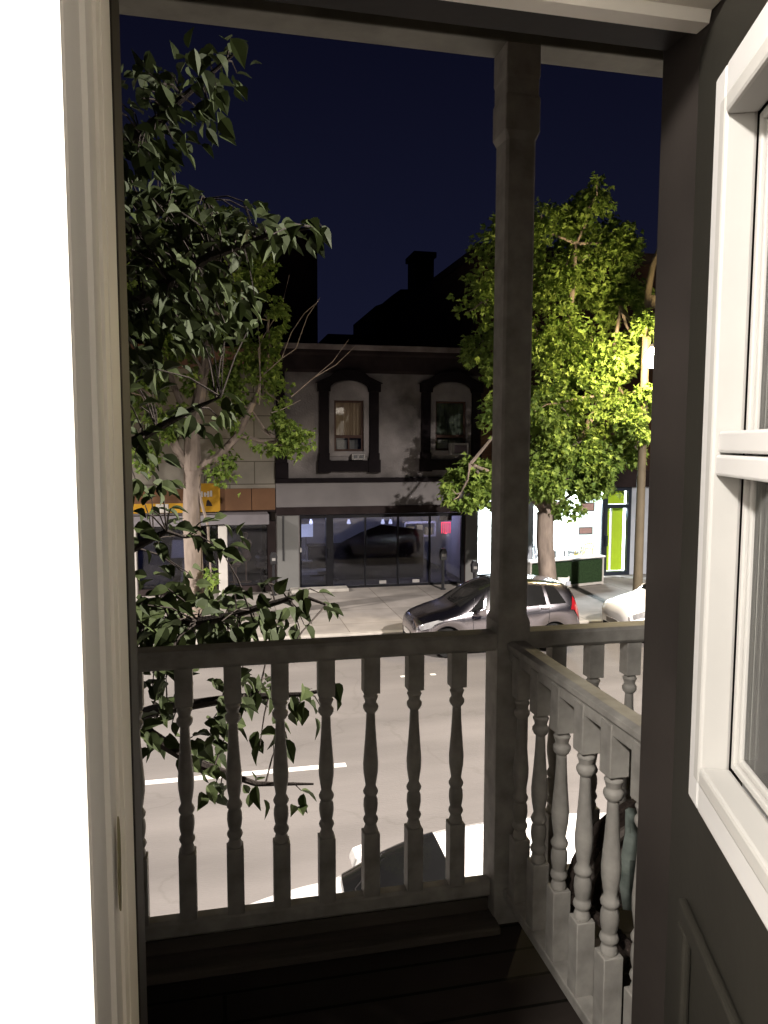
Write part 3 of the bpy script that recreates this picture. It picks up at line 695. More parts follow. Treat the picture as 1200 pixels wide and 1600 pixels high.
wl.build('wall', m_brk, rb)
MB().box(RX0-.05, RX1+.05, YRS-.35, YRS+10, 10.2, 10.45).build('roof', m_maroon, rb)
MB().box(RX0, RX1, YRS-.15, YRS-.002, zrt+.002, zrt+.55).build('fascia_band', m_maroon, rb)
lw = MB(); lw.box(rx(984), RX1, YRS-.02, YRS+.28, 0, zrt-.003); lw.build('side_wall', m_bwall, rb)
st = MB(); st.box(rx(790), GX1-.06, YRS-.1, YRS+.2, 0, zrt-.003); st.build('pier', m_bwall, rb)
fr3 = MB(); frame(fr3, DX0, DX1+.06, 0, zrt-.004, .12, YRS-.05, YRS+.08); fr3.box(DX0+.121, DX1-.061, YRS-.05, YRS+.08, 2.25, 2.37)
fr3.build('door_frame', m_navy, rb)
dg = MB(); dg.box(DX0+.13, (DX0+DX1)/2-.09, YRS+.25, YRS+.29, .12, 2.24); dg.build('green_door', m_lime, rb)
dg = MB(); dg.box((DX0+DX1)/2-.0, DX1-.07, YRS+.25, YRS+.29, .12, 2.24); dg.build('green_door', m_lime, rb)
MB().box((DX0+DX1)/2-.07, (DX0+DX1)/2-.01, YRS+.26, YRS+.30, .12, 2.24).build('glass_edge', m_rw, rb)
MB().box(DX0+.13, DX1-.07, YRS+.2, YRS+.24, 2.38, zrt-.13).build('transom_panel', m_lime, rb)
MB().box(DX0+.02, DX0+.10, YRS-.14, YRS-.051, 1.0, 1.35).build('door_pull', m_navy, rb)
fr4 = MB(); frame(fr4, RX0+.02, rx(790)-.01, .12, zrt-.004, .07, YRS-.03, YRS+.06); frame(fr4, GX1-.05, DX0-.005, .55, zrt-.004, .06, YRS-.03, YRS+.06); fr4.build('window_frame', m_navy, rb)
gl = MB(); gl.box(RX0+.08, rx(790)-.08, YRS, YRS+.006, .19, zrt-.08); gl.box(GX1+.01, DX0-.07, YRS, YRS+.006, .61, zrt-.07); gl.build('shop_window', m_clear, rb)
MB().box(RX0+.05, rx(790)-.05, YRS+.1, YRS+.14, 1.72, 1.74).build('blind_edge', m_bwall, rb)
YB = YRS+4.2
it = MB(); it.box(RX0, RX0+.1, YRS+.08, YB, 0, zrt); it.box(RX1-.31, RX1-.21, YRS+.3, YB, 0, zrt); it.box(RX0, RX1-.21, YB, YB+.1, 0, zrt); it.box(DX0-.1, DX0-.01, YRS+1.8, YB, 0, zrt)
it.build('restaurant_interior_wall', m_rw, rb)
MB().box(RX0+.1, RX1-.32, YRS+.08, YB, zrt+.001, zrt+.09).build('restaurant_ceiling', m_rw, rb)
MB().box(RX0, RX1-.32, YRS+.01, YB, .001, .10).build('restaurant_floor', mat('pale_tile', (.5, .5, .5), .4, .1, 3), rb)
m_lpan = glow('light_panel', (.95, .98, 1.0), 6)
for x, lab in ((rx(800), 'white ceiling light panel hidden behind the corner post in the restaurant'), (rx(870), 'white ceiling light panel above the restaurant tables'), (rx(925), 'white ceiling light panel beside the green restaurant door')):
    t = thing('ceiling_light', lab, 'ceiling light', (x+.3, YRS+1.8, zrt-.03), group='restaurant ceiling lights')
    MB().box(-.5, .5, -.5, .5, -.04, -.001).build('diffuser', m_lpan, t)
    lamp('restaurant_light', (x+.3, YRS+1.6, zrt-.15), 420, (.88, .95, 1.0), kind='AREA', sx=1.0, sy=1.0)
lamp('restaurant_light', (rx(925), YRS+.7, zrt-.2), 900, (.74, .88, 1.0), .1)
m_pic = mat('brown_picture', (.13, .06, .05), .6, .3, 5); m_pic2 = mat('dark_picture', (.04, .05, .04), .6, .5, 6)
def pic(px0, px1, py0, py1, m, lab):
    a_, c_ = P(px0, py1, Y=YB-.04), P(px1, py0, Y=YB-.04)
    t = thing('wall_picture', lab, 'picture', ((a_.x+c_.x)/2, YB-.03, (a_.z+c_.z)/2)); hw, hh = (c_.x-a_.x)/2, (c_.z-a_.z)/2
    MB().box(-hw, hw, -.02, .02, -hh, hh).build('canvas', m, t)
    f = MB(); frame(f, -hw-.02, hw+.02, -hh-.02, hh+.02, .03, -.03, -.0201); f.build('frame', m_dfurn, t)
pic(905, 925, 824, 834, m_pic, 'small brown picture low on the white restaurant wall')
pic(908, 928, 786, 798, m_pic, 'small brown picture high on the white restaurant wall')
pic(872, 893, 815, 834, m_pic2, 'dark picture left of the brown ones on the restaurant wall')
# tables and chairs
m_tab = mat('white_table', (.75, .75, .75), .4, .03, 4); m_ych = mat('yellow_wood_chair', (.45, .33, .10), .5, .15, 8); m_gry = mat('grey_chair', (.16, .15, .16), .6, .2, 6)
def table(px, py, Y, lab):
    q = P(px, py, Y=Y); t = thing('restaurant_table', lab, 'table', (q.x, Y, .10), group='restaurant tables')
    MB().lathe([(.72, .50), (.75, .52), (.76, .50)], seg=20).build('tabletop', m_tab, t)
    MB().lathe([(0, .25), (.03, .22), (.05, .04), (.719, .04)], seg=12).build('pedestal', m_gry, t)
table(882, 858, YRS+1.5, 'round white table beside the restaurant window'); table(867, 862, YRS+.75, 'white table nearest the restaurant glass, left of the tree trunk')
def chair(px, Y, rz, m, lab, z=.10):
    q = P(px, 870, Y=Y); t = thing('restaurant_chair', lab, 'chair', (q.x, Y, z), rz, group='restaurant chairs')
    MB().box(-.23, .23, -.22, .22, .43, .47).build('seat', m, t, bevel=.01)
    bk = MB(); bk.tube([(-.21, .21, .47), (-.22, .25, .8), (-.12, .26, .89), (.12, .26, .89), (.22, .25, .8), (.21, .21, .47)], .02, 6)
    for k in range(4): bk.tube([(-.12+.08*k, .22, .47), (-.12+.08*k, .26, .88)], .012, 5)
    bk.build('backrest', m, t)
    for x in (-.2, .2):
        for y in (-.19, .19): MB().box(x-.018, x+.018, y-.018, y+.018, 0, .429).build('leg', m, t)
        MB().tube([(x*1.1, .22, .66), (x*1.15, -.1, .66), (x*1.05, -.2, .47)], .016, 5).build('arm', m, t)
chair(911, YRS+1.0, R(195), m_ych, 'yellow wooden armchair by the restaurant window')
chair(898, YRS+1.6, R(150), m_gry, 'grey chair between the white table and the yellow armchair')
chair(846, YRS+1.3, R(60), m_gry, 'grey chair at the left of the restaurant tables')
# planter barrier on the pavement
m_hedge = mat('dark_green_panel', (.022, .045, .018), .95, .3, 30, bump=1, bscale=90)
q0, q1 = P(828, 925, Z=0), P(943, 913, Z=0)
dv = q1-q0; L = dv.length; an = math.atan2(dv.y, dv.x)
tt = thing('patio_barrier', 'dark green artificial hedge barrier with white frame outside the restaurant', 'barrier', (q0.x, q0.y, 0), an)
MB().box(.06, L-.06, .02, .30, .10, .80).build('panel', m_hedge, tt)
f = MB(); f.box(0, .055, .0, .32, 0, .86); f.box(L-.055, L, .0, .32, 0, .86); f.box(.056, L-.056, .0, .32, .02, .095); f.build('frame', m_post, tt, bevel=.005)
MB().box(-.03, L+.03, -.03, .35, .861, .91).build('top', m_tab, tt, bevel=.005)
f = MB(); f.box(L*.29, L*.29+.05, -.05, -.002, .42, .86); f.box(L*.12, L*.29, -.05, -.002, .81, .86); f.build('brace', m_bwall, tt)
q = P(876, 918, Z=0)
t = thing('flower_pot', 'pale round pot at the foot of the green barrier beside the tree trunk', 'pot', (q.x, q.y-.1, 0))
MB().lathe([(.001, .13), (.05, .15), (.30, .22), (.36, .22), (.36, .19), (.31, .18)], seg=18).build('pot', m_rw, t, smooth=True)
MB().box(.02, .16, -.24, -.17, .12, .24).build('plate', m_bwall, t)

# ---- brick house further right
YH = 23.6
hb = thing('brick_house', 'dark brick gabled house at the right behind the street lamp', 'house')
hx0, hx1 = RX1-.0+.02, RX1+9
hx0 = P(1000, 600, Y=YH).x
MB().box(RX1+.02, hx1, YH-1.4, YH+6, 0, 8.2).build('wall', m_brk, hb)
gx = RX1-.15
rf = MB(); rf.prism([(gx, 8.2), (gx+.3, 8.2), (gx+5, 12.3), (gx+9.7, 8.2), (gx+10.1, 8.2), (gx+5, 12.9)], YH-1.8, YH+6); rf.build('roof', m_coping, hb)
MB().prism([(gx+.35, 8.202), (gx+9.6, 8.202), (gx+5, 12.2)], YH-1.4, YH+5).build('gable', m_brk, hb)
for z in (2.9, 5.2): MB().box(RX1+.02, RX1+3, YH-1.5, YH-1.402, z, z+.35).build('lintel', m_post, hb)
# ---- dark buildings behind
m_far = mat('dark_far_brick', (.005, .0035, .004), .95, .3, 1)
YBk = 36.0
Pb = lambda px, py: (P(px, py, Y=YBk).x, P(px, py, Y=YBk).z)
gb = thing('gabled_building', 'black silhouette of a gabled building with chimney behind the stucco building', 'building')
gz = Pb(585, 532)[1]
pts = [(Pb(587, 532)[0], 0)] + [Pb(*q) for q in ((587, 478), (610, 470), (612, 462), (626, 452), (652, 452), (683, 430), (715, 413), (748, 388), (765, 388), (800, 410))] + [(Pb(800, 410)[0]+.01, 0)]
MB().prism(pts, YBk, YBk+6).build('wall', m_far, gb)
xa, za = Pb(650, 450); xb, zb_ = Pb(679, 402)
MB().box(xa, xb, YBk+.1, YBk+1.6, za-1, zb_).build('chimney', m_far, gb)
MB().box(xa-.1, xb+.1, YBk+.0, YBk+1.7, zb_+.002, zb_+.25).build('chimney_cap', m_far, gb)
YK = 31.0
kx0, kx1 = -13.5, P(496, 450, Y=YK).x; kz = P(470, 372, Y=YK).z
kb = thing('brick_block', 'tall dark reddish brick block behind the left street tree', 'building')
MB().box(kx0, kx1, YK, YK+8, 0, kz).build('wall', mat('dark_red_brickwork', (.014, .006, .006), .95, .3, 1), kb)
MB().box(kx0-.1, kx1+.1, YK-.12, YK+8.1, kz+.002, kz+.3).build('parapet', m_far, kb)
low = thing('low_rear_building', 'low dark roof just visible above the parapet between the silhouettes', 'building')
MB().box(kx1+.3, Pb(587, 500)[0], 30, 34, 0, P(540, 527, Y=30).z).build('wall', m_far, low)
MB().box(kx1+.25, Pb(587, 500)[0]+.05, 29.9, 34.1, P(540, 527, Y=30).z+.002, P(540, 523, Y=30).z).build('roof', m_far, low)

# ------------------------------------------------------------------ street furniture
m_pole = mat('lamp_pole_paint', (.11, .09, .06), .6, .15, 3)
LX, LY = 10.43, 17.25
t = thing('street_lamp', 'street lamp with glowing warm globe on a tall curved pole at the right', 'street lamp', (LX, LY, 0))
MB().lathe([(.006, .20), (.35, .19), (.42, .13), (1.2, .115), (5.2, .10), (7.6, .085)], seg=14).build('pole', m_pole, t, smooth=True)
MB().tube([(0, 0, 7.55), (.03, 0, 8.1), (.12, 0, 8.7), (.35, 0, 9.3), (.8, -.1, 9.8), (1.6, -.3, 10.1), (2.6, -.5, 10.2)], [.085, .08, .075, .07, .06, .055, .05], 10).build('curved_arm', m_pole, t, smooth=True)
MB().box(.03, .30, -.08, .08, 7.72, 8.02).build('junction_box', m_pole, t, bevel=.02)
MB().tube([(0, 0, 7.0), (-.12, -.35, 6.98), (-.30, -.75, 6.90), (-.44, -1.0, 6.73)], .025, 8).build('lamp_arm', m_pole, t)
g_ = MB(); g_.lathe([(6.15, .03), (6.17, .09), (6.22, .15), (6.31, .18), (6.40, .165), (6.50, .11), (6.58, .06), (6.62, .02)], cx=-.44, cy=-1.0, seg=18)
gm = bpy.data.materials.new('lamp_globe'); gm.use_nodes = True; nn_ = gm.node_tree
bb_ = nn_.nodes['Principled BSDF']; bb_.inputs['Emission Color'].default_value = (1, .78, .42, 1); bb_.inputs['Emission Strength'].default_value = 1050
g_.build('globe', gm, t, smooth=True)
MB().lathe([(6.621, .05), (6.70, .06), (6.74, .02)], cx=-.44, cy=-1.0, seg=12).build('globe_cap', m_black, t)

def meter(px, py, lab, h=1.25):
    q = P(px, py, Z=0); t = thing('parking_meter', lab, 'parking meter', (q.x, q.y, .002), group='parking meters')
    MB().lathe([(0, .09), (.03, .09), (.04, .045), (h-.35, .045)], seg=10).build('post', m_black, t)
    hd_ = MB(); hd_.prism([(-.09, h-.35), (.09, h-.35), (.11, h-.12), (.06, h), (-.06, h), (-.11, h-.12)], -.07, .07); hd_.build('head', m_black, t, bevel=.015)
    MB().box(-.05, .05, -.078, -.0705, h-.24, h-.16).build('display', m_acw, t)
meter(692, 921, 'black parking meter in front of the rightmost shop pane')
meter(428, 930, 'black parking meter where the cream and dark buildings meet')
meter(741, 926, 'dark stubby meter post beside the brown shop column', .95)

# ------------------------------------------------------------------ cars
def lerp_tab(tab, x):
    """smooth (monotone-ish Catmull-Rom) interpolation through (x, value) pairs"""
    if x <= tab[0][0]: return tab[0][1]
    if x >= tab[-1][0]: return tab[-1][1]
    for k in range(len(tab)-1):
        if tab[k][0] <= x <= tab[k+1][0]:
            x0, y0 = tab[k]; x1, y1 = tab[k+1]; h = x1-x0
            ym, xm = (tab[k-1][1], tab[k-1][0]) if k else (y0, x0-h); yp, xp = (tab[k+2][1], tab[k+2][0]) if k+2 < len(tab) else (y1, x1+h)
            d = (y1-y0)/h; m0 = (d+(y0-ym)/max(1e-6, x0-xm))/2 if k else d; m1 = (d+(yp-y1)/max(1e-6, xp-x1))/2 if k+2 < len(tab) else d
            if m0*d <= 0: m0 = 0
            if m1*d <= 0: m1 = 0
            lim = 3*abs(d); m0 = max(-lim, min(lim, m0)); m1 = max(-lim, min(lim, m1))
            t = (x-x0)/h
            return (2*t**3-3*t**2+1)*y0+(t**3-2*t**2+t)*h*m0+(-2*t**3+3*t**2)*y1+(t**3-t**2)*h*m1
def make_car(name, label, paint, sp, loc, rz, glass=m_carglass, group='parked cars'):
    """nose at x=0 pointing to -x; sp holds the side profile tables"""
    t = thing(name, label, 'car', loc, rz, group)
    Lc = sp['L']; wheels = sp['wheels']; wr = sp['wr']
    def bottom(x):
        z = lerp_tab(sp['low'], x)
        for xw in wheels:
            d = abs(x-xw); ra = wr+.055
            if d < ra: z = max(z, wr+math.sqrt(ra*ra-d*d))
        return z
    def ring(x):
        zt, zb, hw, tw, ze = lerp_tab(sp['top'], x), bottom(x), lerp_tab(sp['hw'], x), lerp_tab(sp['tw'], x), lerp_tab(sp['belt'], x)
        ze = min(ze, zt-.03)
        zb = min(zb, ze-.05)
        return [(hw-.05, zb), (hw-.01, zb+(ze-zb)*.22), (hw, zb+(ze-zb)*.55), (hw-.015, zb+(ze-zb)*.82), (hw-.04, ze),
                (tw+(hw-.04-tw)*.45, ze+(zt-.05-ze)*.55), (tw, zt-.055), (tw*.86, zt-.018), (tw*.5, zt-.002), (0, zt)]
    def S(x, v, side=1, off=0):
        r = ring(x); v = max(0, min(len(r)-1.0001, v)); k = int(v); f = v-k
        y = r[k][0]+(r[k+1][0]-r[k][0])*f; z = r[k][1]+(r[k+1][1]-r[k][1])*f
        if off:
            dy, dz = r[k+1][0]-r[k][0], r[k+1][1]-r[k][1]; l = math.hypot(dy, dz) or 1
            e = .01; zz = lerp_tab(sp['top'], x+e)-lerp_tab(sp['top'], x-e)
            y += off*dz/l; z += off*(-dy)/l
            if v > 4.5: x -= off*zz/(2*e)*.5
        return (x, y*side, z)
    n = 110; xs = [Lc*(k/n) for k in range(n+1)]
    mb = MB(); NR = 10
    for x in xs:
        for q in range(NR): mb.v.append(S(x, q))
        for q in range(NR-1): mb.v.append(S(x, NR-2-q, -1))
    W_ = 2*NR-1
    for k in range(n):
        for q in range(W_-1): mb.f.append((k*W_+q, k*W_+q+1, (k+1)*W_+q+1, (k+1)*W_+q))
    mb.f.append(tuple(range(W_))); mb.f.append(tuple(range(n*W_, n*W_+W_)))
    o = mb.build('body', paint, t, fix=True)
    for pl_ in o.data.polygons: pl_.use_smooth = True
    try: o.data.set_sharp_from_angle(angle=R(42))
    except Exception: pass
    def patch(pname, m, xa, xb, v0, v1, side=1, off=.006, nx=10, nv=5, parent=t, mirror=False):
        """xa(v), xb(v): limits along the car for each ring parameter"""
        p_ = MB()
        vs_ = [v0+(v1-v0)*j/nv for j in range(nv+1)]
        if mirror: cols = [(v, 1) for v in vs_] + [(v, -1) for v in reversed(vs_)][(1 if abs(vs_[-1]-9) < .01 else 0):]
        else: cols = [(v, side) for v in vs_]
        for v, sd in cols:
            for i in range(nx+1):
                x = xa(v)+(xb(v)-xa(v))*i/nx; p_.v.append(S(x, v, sd, off))
        for j in range(len(cols)-1):
            for i in range(nx): q = j*(nx+1)+i; p_.f.append((q, q+1, q+nx+2, q+nx+1))
        oo = p_.build(pname, m, parent, smooth=True, fix=False); return oo
    G = sp['glass']
    # windscreen and rear window wrap across the car
    patch('windscreen', glass, lambda v: G['ws'][0]+G['ws'][2]*(9-v)/3*.55, lambda v: G['ws'][1]-.0+.04*(9-v)/3, 6.05, 8.999, mirror=True, off=.007)
    patch('rear_window', glass, lambda v: G['rw'][0], lambda v: G['rw'][1], 6.3, 8.999, mirror=True, off=.007)
    for side in (1, -1):
        for (a0, a1, b0, b1) in G['side']:     # bottom xa, bottom xb, top xa, top xb
            patch('side_window', glass, lambda v: a0+(b0-a0)*(v-4.15)/1.7, lambda v: a1+(b1-a1)*(v-4.15)/1.7, 4.15, 5.85, side=side, off=.006)
        patch('headlight', m_head, lambda v: sp['hl'][0]-.0, lambda v: sp['hl'][1]-.30*(v-3.1)*.3, sp['hl'][2], sp['hl'][3], side=side, off=.008, nx=6)
        tl = patch('tail_light', m_tail, lambda v: sp['tl'][0]+.05*(v-sp['tl'][2]), lambda v: sp['tl'][1], sp['tl'][2], sp['tl'][3], side=side, off=.010, nx=6)
        # mirror
        mx_, mz = sp['mirror']; mo = MB(); hw = lerp_tab(sp['hw'], mx_)
        mo.prism([(mx_-.10, mz-.02), (mx_-.05, mz-.07), (mx_+.09, mz-.08), (mx_+.10, mz+.06), (mx_+.04, mz+.09), (mx_-.07, mz+.06)], side*(hw+.02), side*(hw+.20))
        mo.box(mx_-.02, mx_+.05, min(side*(hw-.05), side*(hw+.03)), max(side*(hw-.05), side*(hw+.03)), mz-.05, mz-.01)
        mo.build('wing_mirror', paint, t, bevel=.03)
        # crease and handles
        cz = MB()
        for i in range(31):
            x = sp['crease'][0]+(sp['crease'][1]-sp['crease'][0])*i/30; v = sp['crease'][2]+(sp['crease'][3]-sp['crease'][2])*i/30
            cz.v += [S(x, v-.05, side, .002), S(x, v+.05, side, .002)]
        for i in range(30): cz.f.append((2*i, 2*i+2, 2*i+3, 2*i+1))
        cz.build('crease', m_gap, t, fix=False)
        for dx in sp['gaps']:
            gz_ = MB()
            for i in range(13):
                v = .3+i*(5.9-.3)/12; x = dx+(.05*(v-4) if v > 4 else 0)
                gz_.v += [S(x-.006, v, side, .003), S(x+.006, v, side, .003)]
            for i in range(12): gz_.f.append((2*i, 2*i+1, 2*i+3, 2*i+2))
            gz_.build('door_gap', m_gap, t, fix=False)
        for hx in sp['handles']:
            q_ = S(hx, 3.7, side, .0); h_ = MB(); h_.box(hx-.09, hx+.09, min(q_[1]-.01*side, q_[1]+.035*side), max(q_[1]-.01*side, q_[1]+.035*side), q_[2]-.015, q_[2]+.02); h_.build('door_handle', paint, t, bevel=.008)
        for xw in wheels:
            yw = side*(lerp_tab(sp['hw'], xw)-.03)
            wp = bpy.data.objects.new('wheel', None); C.objects.link(wp); wp.parent = t; wp.location = (xw, yw, wr); wp.rotation_euler = (R(90)*side, 0, 0)
            MB().lathe([(-.0, wr*.62), (.0, wr*.93), (.03, wr), (.17, wr), (.20, wr*.93), (.20, wr*.62)], seg=28).build('tyre', m_tyre, wp, smooth=True)
            rim = MB(); rim.lathe([(.012, wr*.615), (.012, wr*.56), (.05, wr*.54), (.10, wr*.50)], seg=28)
            for k in range(5):
                aa = 2*math.pi*k/5
                for da in (-.16, .16):
                    c1_, s1_ = math.cos(aa+da*.4), math.sin(aa+da*.4); c2_, s2_ = math.cos(aa+da), math.sin(aa+da)
                    rim.tube([(wr*.10*c1_, wr*.10*s1_, .02), (wr*.57*c2_, wr*.57*s2_, .012)], .018, 6)
            rim.lathe([(.005, wr*.12), (.03, wr*.14)], seg=12)
            rim.build('rim', m_rim, wp, smooth=True)
    ub = MB(); ub.box(.25, Lc-.2, -lerp_tab(sp['hw'], Lc/2)+.14, lerp_tab(sp['hw'], Lc/2)-.14, .20, .62); ub.build('underbody', m_black2, t)
    bp_ = MB(); bp_.box(-.004, .08, -.45, .45, .20, .34); bp_.build('grille', m_black2, t, bevel=.01)
    pl2 = MB(); pl2.box(-.02, -.005, -.26, .26, .36, .47); pl2.build('number_plate', m_post, t)
    wp2 = MB()
    for sy in (-.25, .30): wp2.tube([S(G['ws'][0]+.06, 9, 1, .03), (G['ws'][0]+.10, sy, lerp_tab(sp['top'], G['ws'][0]+.10)+.0), (G['ws'][0]+.35, sy+.2, lerp_tab(sp['top'], G['ws'][0]+.35)+.012)], .008, 5)
    wp2.build('wiper', m_black2, t)
    ml = patch('roof_gap', m_gap, lambda v: G['ws'][1]+.05, lambda v: G['rw'][0]-.05, 6.95, 7.02, side=1, off=.002, nx=14, nv=1)
    patch('roof_gap', m_gap, lambda v: G['ws'][1]+.05, lambda v: G['rw'][0]-.05, 6.95, 7.02, side=-1, off=.002, nx=14, nv=1)
    return t
m_head = mat('headlight_lens', (.55, .55, .55), .08, .2, 12, metal=.6)
m_tail = mat('red_lens', (.22, .008, .012), .15, .1, 10, emit=None)
m_gap = mat('panel_gap', (.03, .03, .032), .6)
m_tyre = mat('tyre_rubber', (.014, .014, .014), .85, .2, 10)
m_rim = mat('alloy', (.55, .55, .56), .3, .05, 10, metal=.7)
m_silver = mat('silver_lilac_paint', (.50, .475, .51), .20, .02, 2, metal=1.0)
m_wpaint = mat('white_car_paint', (.80, .79, .77), .3, .02, 2, coat=.6)
hatch = dict(L=3.95, wr=.305, wheels=(.72, 3.24),
    top=[(0, .60), (.05, .72), (.22, .82), (.55, .92), (.92, 1.02), (1.25, 1.20), (1.6, 1.37), (1.92, 1.47), (2.3, 1.52), (2.8, 1.515), (3.3, 1.46), (3.62, 1.39), (3.78, 1.22), (3.88, 1.0), (3.92, .92), (3.95, .62)],
    low=[(0, .30), (.1, .22), (.4, .20), (3.5, .20), (3.85, .28), (3.95, .40)],
    hw=[(0, .50), (.06, .64), (.2, .76), (.5, .83), (1.2, .85), (2.8, .85), (3.4, .83), (3.75, .78), (3.9, .70), (3.95, .60)],
    tw=[(0, .40), (.1, .50), (.5, .62), (.95, .66), (1.5, .62), (2.0, .58), (3.0, .57), (3.6, .55), (3.85, .58), (3.95, .5)],
    belt=[(0, .55), (.1, .66), (.5, .80), (1.0, .90), (2.0, .94), (3.2, 1.0), (3.7, 1.02), (3.95, .55)],
    glass=dict(ws=(.98, 1.86, .10), rw=(3.66, 3.84), side=[(1.16, 1.52, 1.62, 1.62), (1.56, 2.32, 1.70, 2.30), (2.40, 3.04, 2.38, 2.98), (3.12, 3.52, 3.06, 3.30)]),
    hl=(.05, .58, 2.9, 4.1), tl=(3.62, 3.90, 3.2, 5.2), mirror=(1.42, .98), crease=(1.3, 3.6, 3.0, 3.75), gaps=(1.28, 2.36, 3.08), handles=(2.22, 2.98))
hb_car = make_car('hatchback_car', 'silver hatchback with dark bonnet reflections parked at the far kerb facing left', m_silver, hatch, (4.05, 15.87, ROAD), R(-.6)); hb_car.scale = (.955, 1, 1.02)
import copy
sp2 = copy.deepcopy(hatch)
make_car('parked_car', 'white car front at the far kerb behind the silver hatchback', m_wpaint, sp2, (P(950, 965, Y=15.1).x+.55, 15.87, ROAD), R(0))
sp3 = copy.deepcopy(hatch); sp3['top'] = [(0, .62), (.05, .76), (.22, .88), (.55, .98), (.92, 1.05), (1.15, 1.09), (1.5, 1.28), (1.85, 1.41), (2.3, 1.46), (2.8, 1.46), (3.3, 1.42), (3.62, 1.36), (3.78, 1.2), (3.88, 1.0), (3.92, .92), (3.95, .62)]
sp3['glass'] = dict(sp3['glass'], ws=(1.17, 1.84, .08))
K = 1.12
for key in ('top', 'low', 'hw', 'tw', 'belt'): sp3[key] = [(x*K, v) for x, v in sp3[key]]
g3 = sp3['glass']; sp3['glass'] = dict(ws=(g3['ws'][0]*K, g3['ws'][1]*K, .1), rw=tuple(q*K for q in g3['rw']), side=[tuple(q*K for q in t4) for t4 in g3['side']])
sp3['L'] *= K; sp3['wheels'] = tuple(q*K for q in sp3['wheels']); sp3['hl'] = (.05, .62, 2.9, 4.1); sp3['tl'] = (3.62*K, 3.9*K, 3.2, 5.2); sp3['mirror'] = (1.42*K, 1.0)
sp3['crease'] = (1.3*K, 3.6*K, 3.0, 3.75); sp3['gaps'] = tuple(q*K for q in sp3['gaps']); sp3['handles'] = tuple(q*K for q in sp3['handles'])
make_car('parked_car', 'white car parked directly below the balcony railing', m_wpaint, sp3, (-.42, 5.12, ROAD), R(.6))

# ------------------------------------------------------------------ trees
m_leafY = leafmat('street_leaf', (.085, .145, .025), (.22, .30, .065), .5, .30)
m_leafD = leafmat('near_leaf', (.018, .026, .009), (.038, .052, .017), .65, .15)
def leaf_mesh(items, name, m, parent, shape='maple'):
    """items: (pos, dir, normal, size)"""
    V, Fc = [], []
    if shape == 'maple':
        out = [(0, 0, 0), (.28, -.34, .02), (.42, -.50, -.05), (.50, -.22, .0), (.78, -.20, -.04), (.70, -.10, .0), (1.0, 0, -.08), (.70, .10, .0), (.78, .20, -.04), (.50, .22, .0), (.42, .50, -.05), (.28, .34, .02)]
    else:
        out = [(0, 0, 0), (.10, -.18, .03), (.30, -.31, .04), (.52, -.30, .02), (.76, -.15, -.05), (1.0, 0, -.16), (.76, .15, -.05), (.52, .30, .02), (.30, .31, .04), (.10, .18, .03)]
    n = len(out)
    for pos, d, nrm, s in items:
        d = d.normalized(); sd = d.cross(nrm)
        if sd.length < 1e-3: sd = d.orthogonal()
        sd.normalize(); nn = sd.cross(d); i = len(V); wv = random.uniform(.8, 1.1)
        curl = random.uniform(-.15, .35)
        for (u, v, z) in out:
            V.append(tuple(pos+d*(u*s)+sd*(v*s*wv)+nn*((z+abs(v)*.35-curl*u*u*.6)*s)))
        V.append(tuple(pos+d*(.45*s)+nn*((-curl*.12-.02)*s)))
        for k in range(n): Fc.append((i+k, i+(k+1) % n, i+n))
    me = bpy.data.meshes.new(name); me.from_pydata(V, [], Fc); me.update(); me.materials.append(m)
    o = bpy.data.objects.new(name, me); C.objects.link(o); o.parent = parent
    return o
rv = lambda: Vector((random.gauss(0, 1), random.gauss(0, 1), random.gauss(0, 1))).normalized()

def street_tree(label, base, fork, blobs, limbs, nleaf, lsize, trunk_r, extra=None, dens_floor=.02, group='street trees across the road'):
    t = thing('street_tree', label, 'tree', base, 0, group); b0 = Vector(base)
    fk = Vector(fork)-b0
    tb_ = MB(); pts = [Vector((0, 0, -.0)), Vector((.0, 0, .25)), fk*.35+Vector((.03, 0, 0)), fk*.7-Vector((.03, 0, 0)), fk]
    tb_.tube(pts, [trunk_r*1.45, trunk_r*1.12, trunk_r, trunk_r*.95, trunk_r*.92], 12).build('trunk', m_bark, t, smooth=True)
    lm = MB(); tips = []
    for (path, r0, r1) in limbs:
        pp = [Vector(q)-b0 for q in path]; n = len(pp); lm.tube(pp, [r0+(r1-r0)*k/(n-1) for k in range(n)], 8); tips.append(pp[-1])
    # twigs from the limbs into each blob
    for (c, rad, wgt) in blobs:
        c = Vector(c)-b0; src = min(tips+[fk], key=lambda q: (q-c).length)
        if (src-c).length > .3:
            mid = (src+c)/2+rv()*.15; lm.tube([src, mid, c], [.05, .035, .02], 6)
        for k in range(3):
            e = c+Vector([random.uniform(-.7, .7)*r_ for r_ in rad]); lm.tube([c, (c+e)/2+rv()*.08, e], [.022, .015, .008], 5)
    lm.build('limb', m_bark, t, smooth=True)
    tot = sum(b_[2] for b_ in blobs); items = []
    for (c, rad, wgt) in blobs:
        c = Vector(c)-b0; k = 0; want = int(nleaf*wgt/tot); tries = 0
        while k < want and tries < want*12:
            tries += 1
            d = rv(); rr_ = random.random()**.5*(1.0+.35*noise.noise(d*1.7+c))
            q = Vector((d.x*rad[0]*rr_, d.y*rad[1]*rr_, d.z*rad[2]*rr_))+c
            nz = noise.noise(q*1.25+b0)+.6*noise.noise(q*3.1+b0)
            if nz < dens_floor: continue
            out = Vector((d.x, d.y, d.z*.3))
            dr = (out*.8+rv()*.8+Vector((0, 0, -.55))).normalized(); nr = (Vector((0, 0, 1))*.6+rv()*.8+d*.3).normalized()
            items.append((q, dr, nr, lsize*random.uniform(.65, 1.25))); k += 1
    leaf_mesh(items, 'crown', m_leafY, t)
    return t
S_ = 18.6
